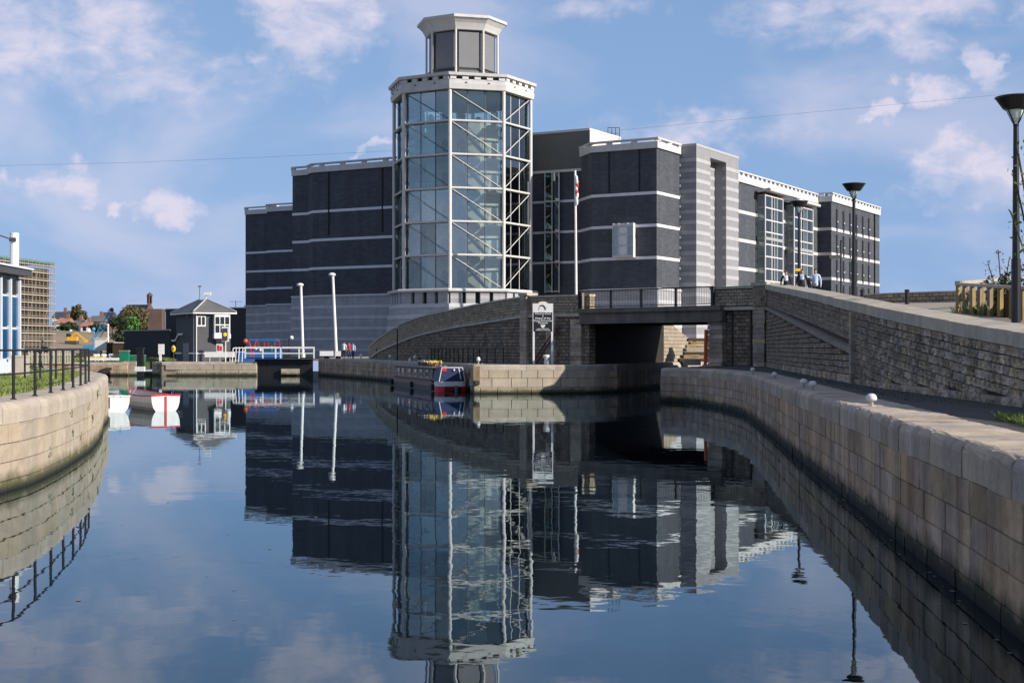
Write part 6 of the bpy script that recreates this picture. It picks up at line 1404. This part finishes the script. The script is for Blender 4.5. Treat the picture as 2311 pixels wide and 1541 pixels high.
# low wall behind the road
LWp = Path([(Xa(2330, 74), 74), (Xa(2170, 76), 76), (Xa(1985, 80), 80), (Xa(1938, 83), 83)]); lwb = thing('roadside_wall', 'low coursed stone wall across the road beyond the bollards', 'wall', (22, 78, 5))
wall_strip(MB(), LWp, 0, LWp.L, 0, lambda s: 4.4, lambda s: Za(660, 77), 1, .4).build('face', 'ramp_stone', lwb); s = 0
while s < LWp.L - .4: e = min(s + 1.6, LWp.L); sweep(MB(), LWp, s + .01, e - .01, -.46, .06, lambda q: Za(660, 77), lambda q: Za(657, 77)).build('coping_stone', 'wall_coping', lwb); s = e
# timber planter fence
fc = thing('timber_fence', 'timber post and rail planter fence beside the largest lamp', 'fence', (Xa(2200, 52), 52, 4.0)); zf = 4.05
cA, cB, cC = Vector((Xa(2161, 53), 53)), Vector((Xa(2300, 46.5), 46.5)), Vector((Xa(2330, 62), 62))
ztA, ztB = Za(643, 53), Za(651, 46.5)
for i, t in enumerate((0.02, .14, .27, .40, .56, .72, .90, 1.05, 1.2)):
    p = cA.lerp(cB, t); z1 = ztA + (ztB - ztA) * t; MB().box((p.x, p.y, (z1 + 3.3) / 2), (.15, .15, z1 - 3.3), .4).build('post', 'timber', fc)
e = cA.lerp(cB, 1.25); MB().beam((*cA, ztA + .03), (*e, ztA + (ztB - ztA) * 1.25 + .03), .2, .1).build('rail', 'timber_grey', fc)
MB().beam((*cA, ztA + .08), (*cC, Za(625, 62)), .2, .12).build('rail', 'timber_grey', fc)
for t in (.3, .6, .9): p = cA.lerp(cC, t); z1 = ztA + (Za(625, 62) - ztA) * t; MB().box((p.x, p.y, (z1 + 3.3) / 2), (.15, .15, z1 - 3.3), .4).build('post', 'timber', fc)
for t in np.linspace(.46, 1.2, 12): p = cA.lerp(cB, t) + Vector((.16, .18)); MB().box((p.x, p.y, 3.95), (.16, .04, 1.15 + .06 * math.sin(t * 40)), -.78).build('board', 'timber_dark', fc)
pb = thing('planting_bed', 'dark mulched planting bed inside the timber fence', 'planter', (Xa(2260, 54), 54, 4)); MB().prism([cA + Vector((.3, .1)), cB + Vector((.5, .3)), (Xa(2420, 50), 50), (Xa(2420, 62), 62), cC], 3.2, 4.15).build('soil', 'timber_dark', pb); MB().prism([cA.lerp(cB, .5) + Vector((.8, 1.2)), cB + Vector((1.2, 1.0)), (Xa(2420, 53), 53), (Xa(2420, 60), 60)], 4.14, 4.9).build('mound', 'timber_dark', pb)
def bed_pt(rg): p = cA.lerp(cB, rg.uniform(.02, .6)) + Vector((rg.uniform(-.1, .6), rg.uniform(0, .9))); return Vector((p.x, p.y, 4.05))
grass('weeds', 'tall yellow-green grass growing between the fence posts', bed_pt, 420, .5, seed=12)
# sparse sapling at the frame edge and shrubs in the bed
def sprays(name, label, base, stems, leafn, leaf, mat, seed, spread, cat='shrub'):
    rg = np.random.RandomState(seed); base = Vector(base); t = thing(name, label, cat, base); m = MB(); V = []; Fc = []
    for (dx, dy, h) in stems:
        pts = [base + Vector((dx * q ** 1.4, dy * q, h * q)) for q in np.linspace(0, 1, 6)]; m.path(pts, .012 + .004 * h, 5)
        for i in range(leafn):
            q = rg.uniform(.25, 1.0); k0 = min(int(q * 5), 4); p = np.array(pts[k0].lerp(pts[k0 + 1], q * 5 - k0)) + rg.normal(0, spread, 3); a, b = rg.normal(0, 1, 3), rg.normal(0, 1, 3); a /= np.linalg.norm(a); b -= a * b.dot(a); b /= np.linalg.norm(b); s = leaf * rg.uniform(.6, 1.3); k = len(V)
            V += [p - a * s, p + b * s * .5, p + a * s, p - b * s * .5]; Fc.append((k, k + 1, k + 2, k + 3))
    m.build('stem', 'bark', t); V = np.array(V) - np.array(base); me = bpy.data.meshes.new('leaves'); me.from_pydata(V.tolist(), [], Fc); me.materials.append(MATS[mat]); o = bpy.data.objects.new('leaves', me); COL.objects.link(o); o.parent = t; return t
bx = P(2262, 700, 52.5); sprays('shrub', 'wispy pale green shrub rising above the timber fence', (bx.x, bx.y, 4.1), [(-.5, .1, 2.0), (-.15, 0, 2.5), (.3, .1, 2.2), (.7, 0, 1.9)], 60, .05, 'leaf_fresh', 3, .10)
bx = P(2250, 700, 51.5); sprays('shrub', 'dark leafy shrub behind the fence by the lamp', (bx.x, bx.y, 4.1), [(-.35, 0, 1.35), (0, .1, 1.2), (.35, 0, 1.5), (.8, 0, 1.3), (1.2, 0, 1.6), (1.6, .1, 1.4), (.5, .5, 1.6), (1.0, .4, 1.8)], 120, .08, 'leaf_dark', 4, .10)
bx = P(2350, 700, 44); tr = sprays('sapling', 'sparse young tree with scattered leaves behind the largest lamp', (bx.x, bx.y, 3.6), [(-.75, 0, 5.6), (-.35, .2, 6.6), (-.95, 0, 3.6), (-.5, 0, 4.6), (-.2, .1, 6.0), (-.85, .1, 4.9), (.4, 0, 6.5)], 42, .085, 'leaf_fresh', 5, .16, 'tree')
# ------------------------------------------------------------------ people
def person(label, loc, face, H, upper, lower, skinm='skin', hairm='hair', shirt=None, tiem=None, stride=.0, arms=(0, 0), seed=0, lean=0.0, group=None):
    """one continuous skinned figure; face = heading in degrees (0 = towards -Y); clothes are separate surfaces by region"""
    t = thing('person', label, 'person', loc, group); k = H / 1.8; V = []; E = []; Rr = []
    def add(p, r, par=None):
        V.append(Vector(p) * k); Rr.append((r[0] * k, r[1] * k) if isinstance(r, tuple) else (r * k, r * k)); i = len(V) - 1
        if par is not None: E.append((par, i))
        return i
    pel = add((0, 0, .95), (.165, .12)); bel = add((0, -.01, 1.12), (.155, .11), pel); chs = add((0, -.01 - lean, 1.34), (.185, .125), bel); shc = add((0, -lean, 1.47), (.12, .085), chs)
    nk = add((0, -lean, 1.54), .058, shc); h1 = add((0, -.02 - lean, 1.62), (.075, .088), nk); h2 = add((0, -.015 - lean, 1.71), (.076, .092), h1); add((0, -.005 - lean, 1.765), (.05, .06), h2)
    add((0, -.105 - lean, 1.635), .018, h1)                                   # nose
    for s in (-1, 1):
        a = arms[0] if s < 0 else arms[1]
        sh = add((s * .19, -lean, 1.45), .075, shc); el = add((s * .27, .04 - a * .12 - lean, 1.18 + a * .02), .052, sh); wr = add((s * (.29 - .10 * max(0, a)), -.05 - a * .28 - lean, .95 + a * .18), .036, el)
        pm = add((s * (.285 - .12 * max(0, a)), -.08 - a * .32 - lean, .87 + a * .20), (.022, .042), wr)
        for f in range(4): add((s * (.285 - .12 * max(0, a)) + .0, -.115 + f * .022 - a * .34 - lean, .785 + abs(f - 1.5) * .008 + a * .21), .0085, pm)
        add((s * (.26 - .12 * max(0, a)), -.13 - a * .34 - lean, .84 + a * .2), .0095, pm)
        st = stride * s; hp_ = add((s * .095, 0, .9), .092, pel); kn = add((s * .1, -.06 - st * .5, .5), .062, hp_); an = add((s * .1, .02 - st, .09 + max(0, -st) * .12), .042, kn); ft = add((s * .105, -.06 - st, .035 + max(0, -st) * .06), (.042, .03), an); add((s * .11, -.17 - st, .025), (.04, .022), ft)
    me = bpy.data.meshes.new('body'); me.from_pydata([tuple(v) for v in V], E, []); o = bpy.data.objects.new('body', me); COL.objects.link(o)
    md = o.modifiers.new('Skin', 'SKIN'); md.use_smooth_shade = True; md.branch_smoothing = .3
    for i, sv in enumerate(me.skin_vertices[0].data): sv.radius = Rr[i]; sv.use_root = (i == 0)
    ss = o.modifiers.new('Sub', 'SUBSURF'); ss.levels = 1; ss.render_levels = 1
    dg = bpy.context.evaluated_depsgraph_get(); m2 = bpy.data.meshes.new_from_object(o.evaluated_get(dg)); bpy.data.objects.remove(o)
    m2.materials.clear(); mats = [skinm, upper, lower, shirt or upper, tiem or upper, hairm, 'boat_black']; [m2.materials.append(MATS[m]) for m in mats]
    for f in m2.polygons:
        c = f.center / k; ax_ = abs(c.x); f.use_smooth = True
        if c.z > 1.52: mi = 5 if (c.z > 1.715 or (c.y > .025 - lean and c.z > 1.60)) else 0
        elif c.z > 1.50 and ax_ < .07: mi = 3 if shirt else 0
        elif ax_ > .22 and c.z < .96 or (c.y < -.3 and ax_ > .1 and c.z < 1.15): mi = 0
        elif c.z > .93 or (ax_ > .215 and c.z > .9):
            mi = 1
            if shirt and c.y < -.06 - lean and ax_ < .10 * (c.z - 1.02) / .42: mi = 4 if (tiem and ax_ < .024) else 3
            elif shirt and upper == shirt and tiem and c.y < -.06 - lean and ax_ < .028: mi = 4
        elif c.z > .07: mi = 2
        else: mi = 6
        f.material_index = mi
    b = bpy.data.objects.new('body', m2); COL.objects.link(b); b.parent = t; t.rotation_euler.z = R_(face)
    # face: eyes and mouth, ears
    def bit(name, p, r, mat, sq=(1, 1, 1)): q = MB().ball(Vector(p) * k, r * k, 6, sq); return q.build(name, mat, t, local=True)
    for s in (-1, 1): bit('eye', (s * .03, -.098 - lean, 1.665), .010, 'boat_black'); bit('ear', (s * .078, -.01 - lean, 1.645), .026, skinm, (.4, .7, 1))
    bit('mouth', (0, -.100 - lean, 1.585), .02, 'tie', (1, .3, .25))
    hc = MB().ball(Vector((0, .012 - lean, 1.715)) * k, .092 * k, 10, (.92, 1.05, .82)); hc.build('hair', hairm, t, local=True, smooth=True)
    return t
def on_road(x, ytop, H, Y):
    return (Xa(x, Y), Y, Za(ytop, Y) - H)
person('man in dark suit, leftmost of the three walking along the bridge wall', on_road(1774, 610, 1.78, 77), -12, 1.78, 'suit', 'suit', shirt='shirt', tiem='tie', stride=.12, arms=(.25, 0), seed=1)
person('man in dark suit with tie in the middle of the three on the bridge', on_road(1810, 607, 1.8, 75.5), -8, 1.8, 'suit', 'suit', shirt='shirt_blue', tiem='tie', stride=-.14, arms=(0, .1), seed=2)
man3 = person('man in pale blue shirt and tie carrying a jacket, right of the two suits', on_road(1840, 606, 1.83, 73.5), -14, 1.83, 'shirt_blue', 'suit', shirt='shirt_blue', tiem='tie', stride=.12, arms=(.8, .1), seed=3)
pj = man3.location; jk = thing('jacket', 'dark jacket held over the arm of the man in the blue shirt', 'jacket', (pj.x - .32, pj.y - .1, pj.z + .9)); m = MB()
for i in range(5): m.ball((pj.x - .33 + .02 * i, pj.y - .16 + .03 * i, pj.z + 1.2 - .09 * i), .13, 8, (1, .8, 1))
m.build('cloth', 'suit', jk); MB().ball((pj.x - .36, pj.y - .12, pj.z + 1.0), .11, 8, (.7, .6, 1.5)).build('sleeve', 'suit', jk)
Yp = 142
person('person in white shirt and dark trousers standing by the lock with back turned', (Xa(776, Yp), Yp, QZ), 165, 1.75, 'shirt', 'suit', arms=(.5, .5), seed=4)
person('person in a red top beside the one in the white shirt', (Xa(788, Yp + 2), Yp + 2, QZ), 10, 1.68, 'red_cloth', 'jeans', stride=.1, seed=5)
person('person in blue jeans and white top nearest the dock railing', (Xa(797, Yp + 1), Yp + 1, QZ), -20, 1.62, 'shirt_blue', 'jeans', stride=.1, seed=6)
# yellow sign plate on the far lamp
yp = thing('warning_plate', 'small yellow plate fixed low on the farthest street lamp', 'sign', (Xa(1802, 98.3), 98.3, Za(612, 98.3))); MB().box((Xa(1801, 98.4), 98.45, Za(609, 98.4)), (.36, .05, .18)).build('plate', 'yellow', yp); MB().box((Xa(1803, 98.5), 98.55, Za(609, 98.5)), (.2, .12, .06)).build('clamp', 'panel_dark', yp)
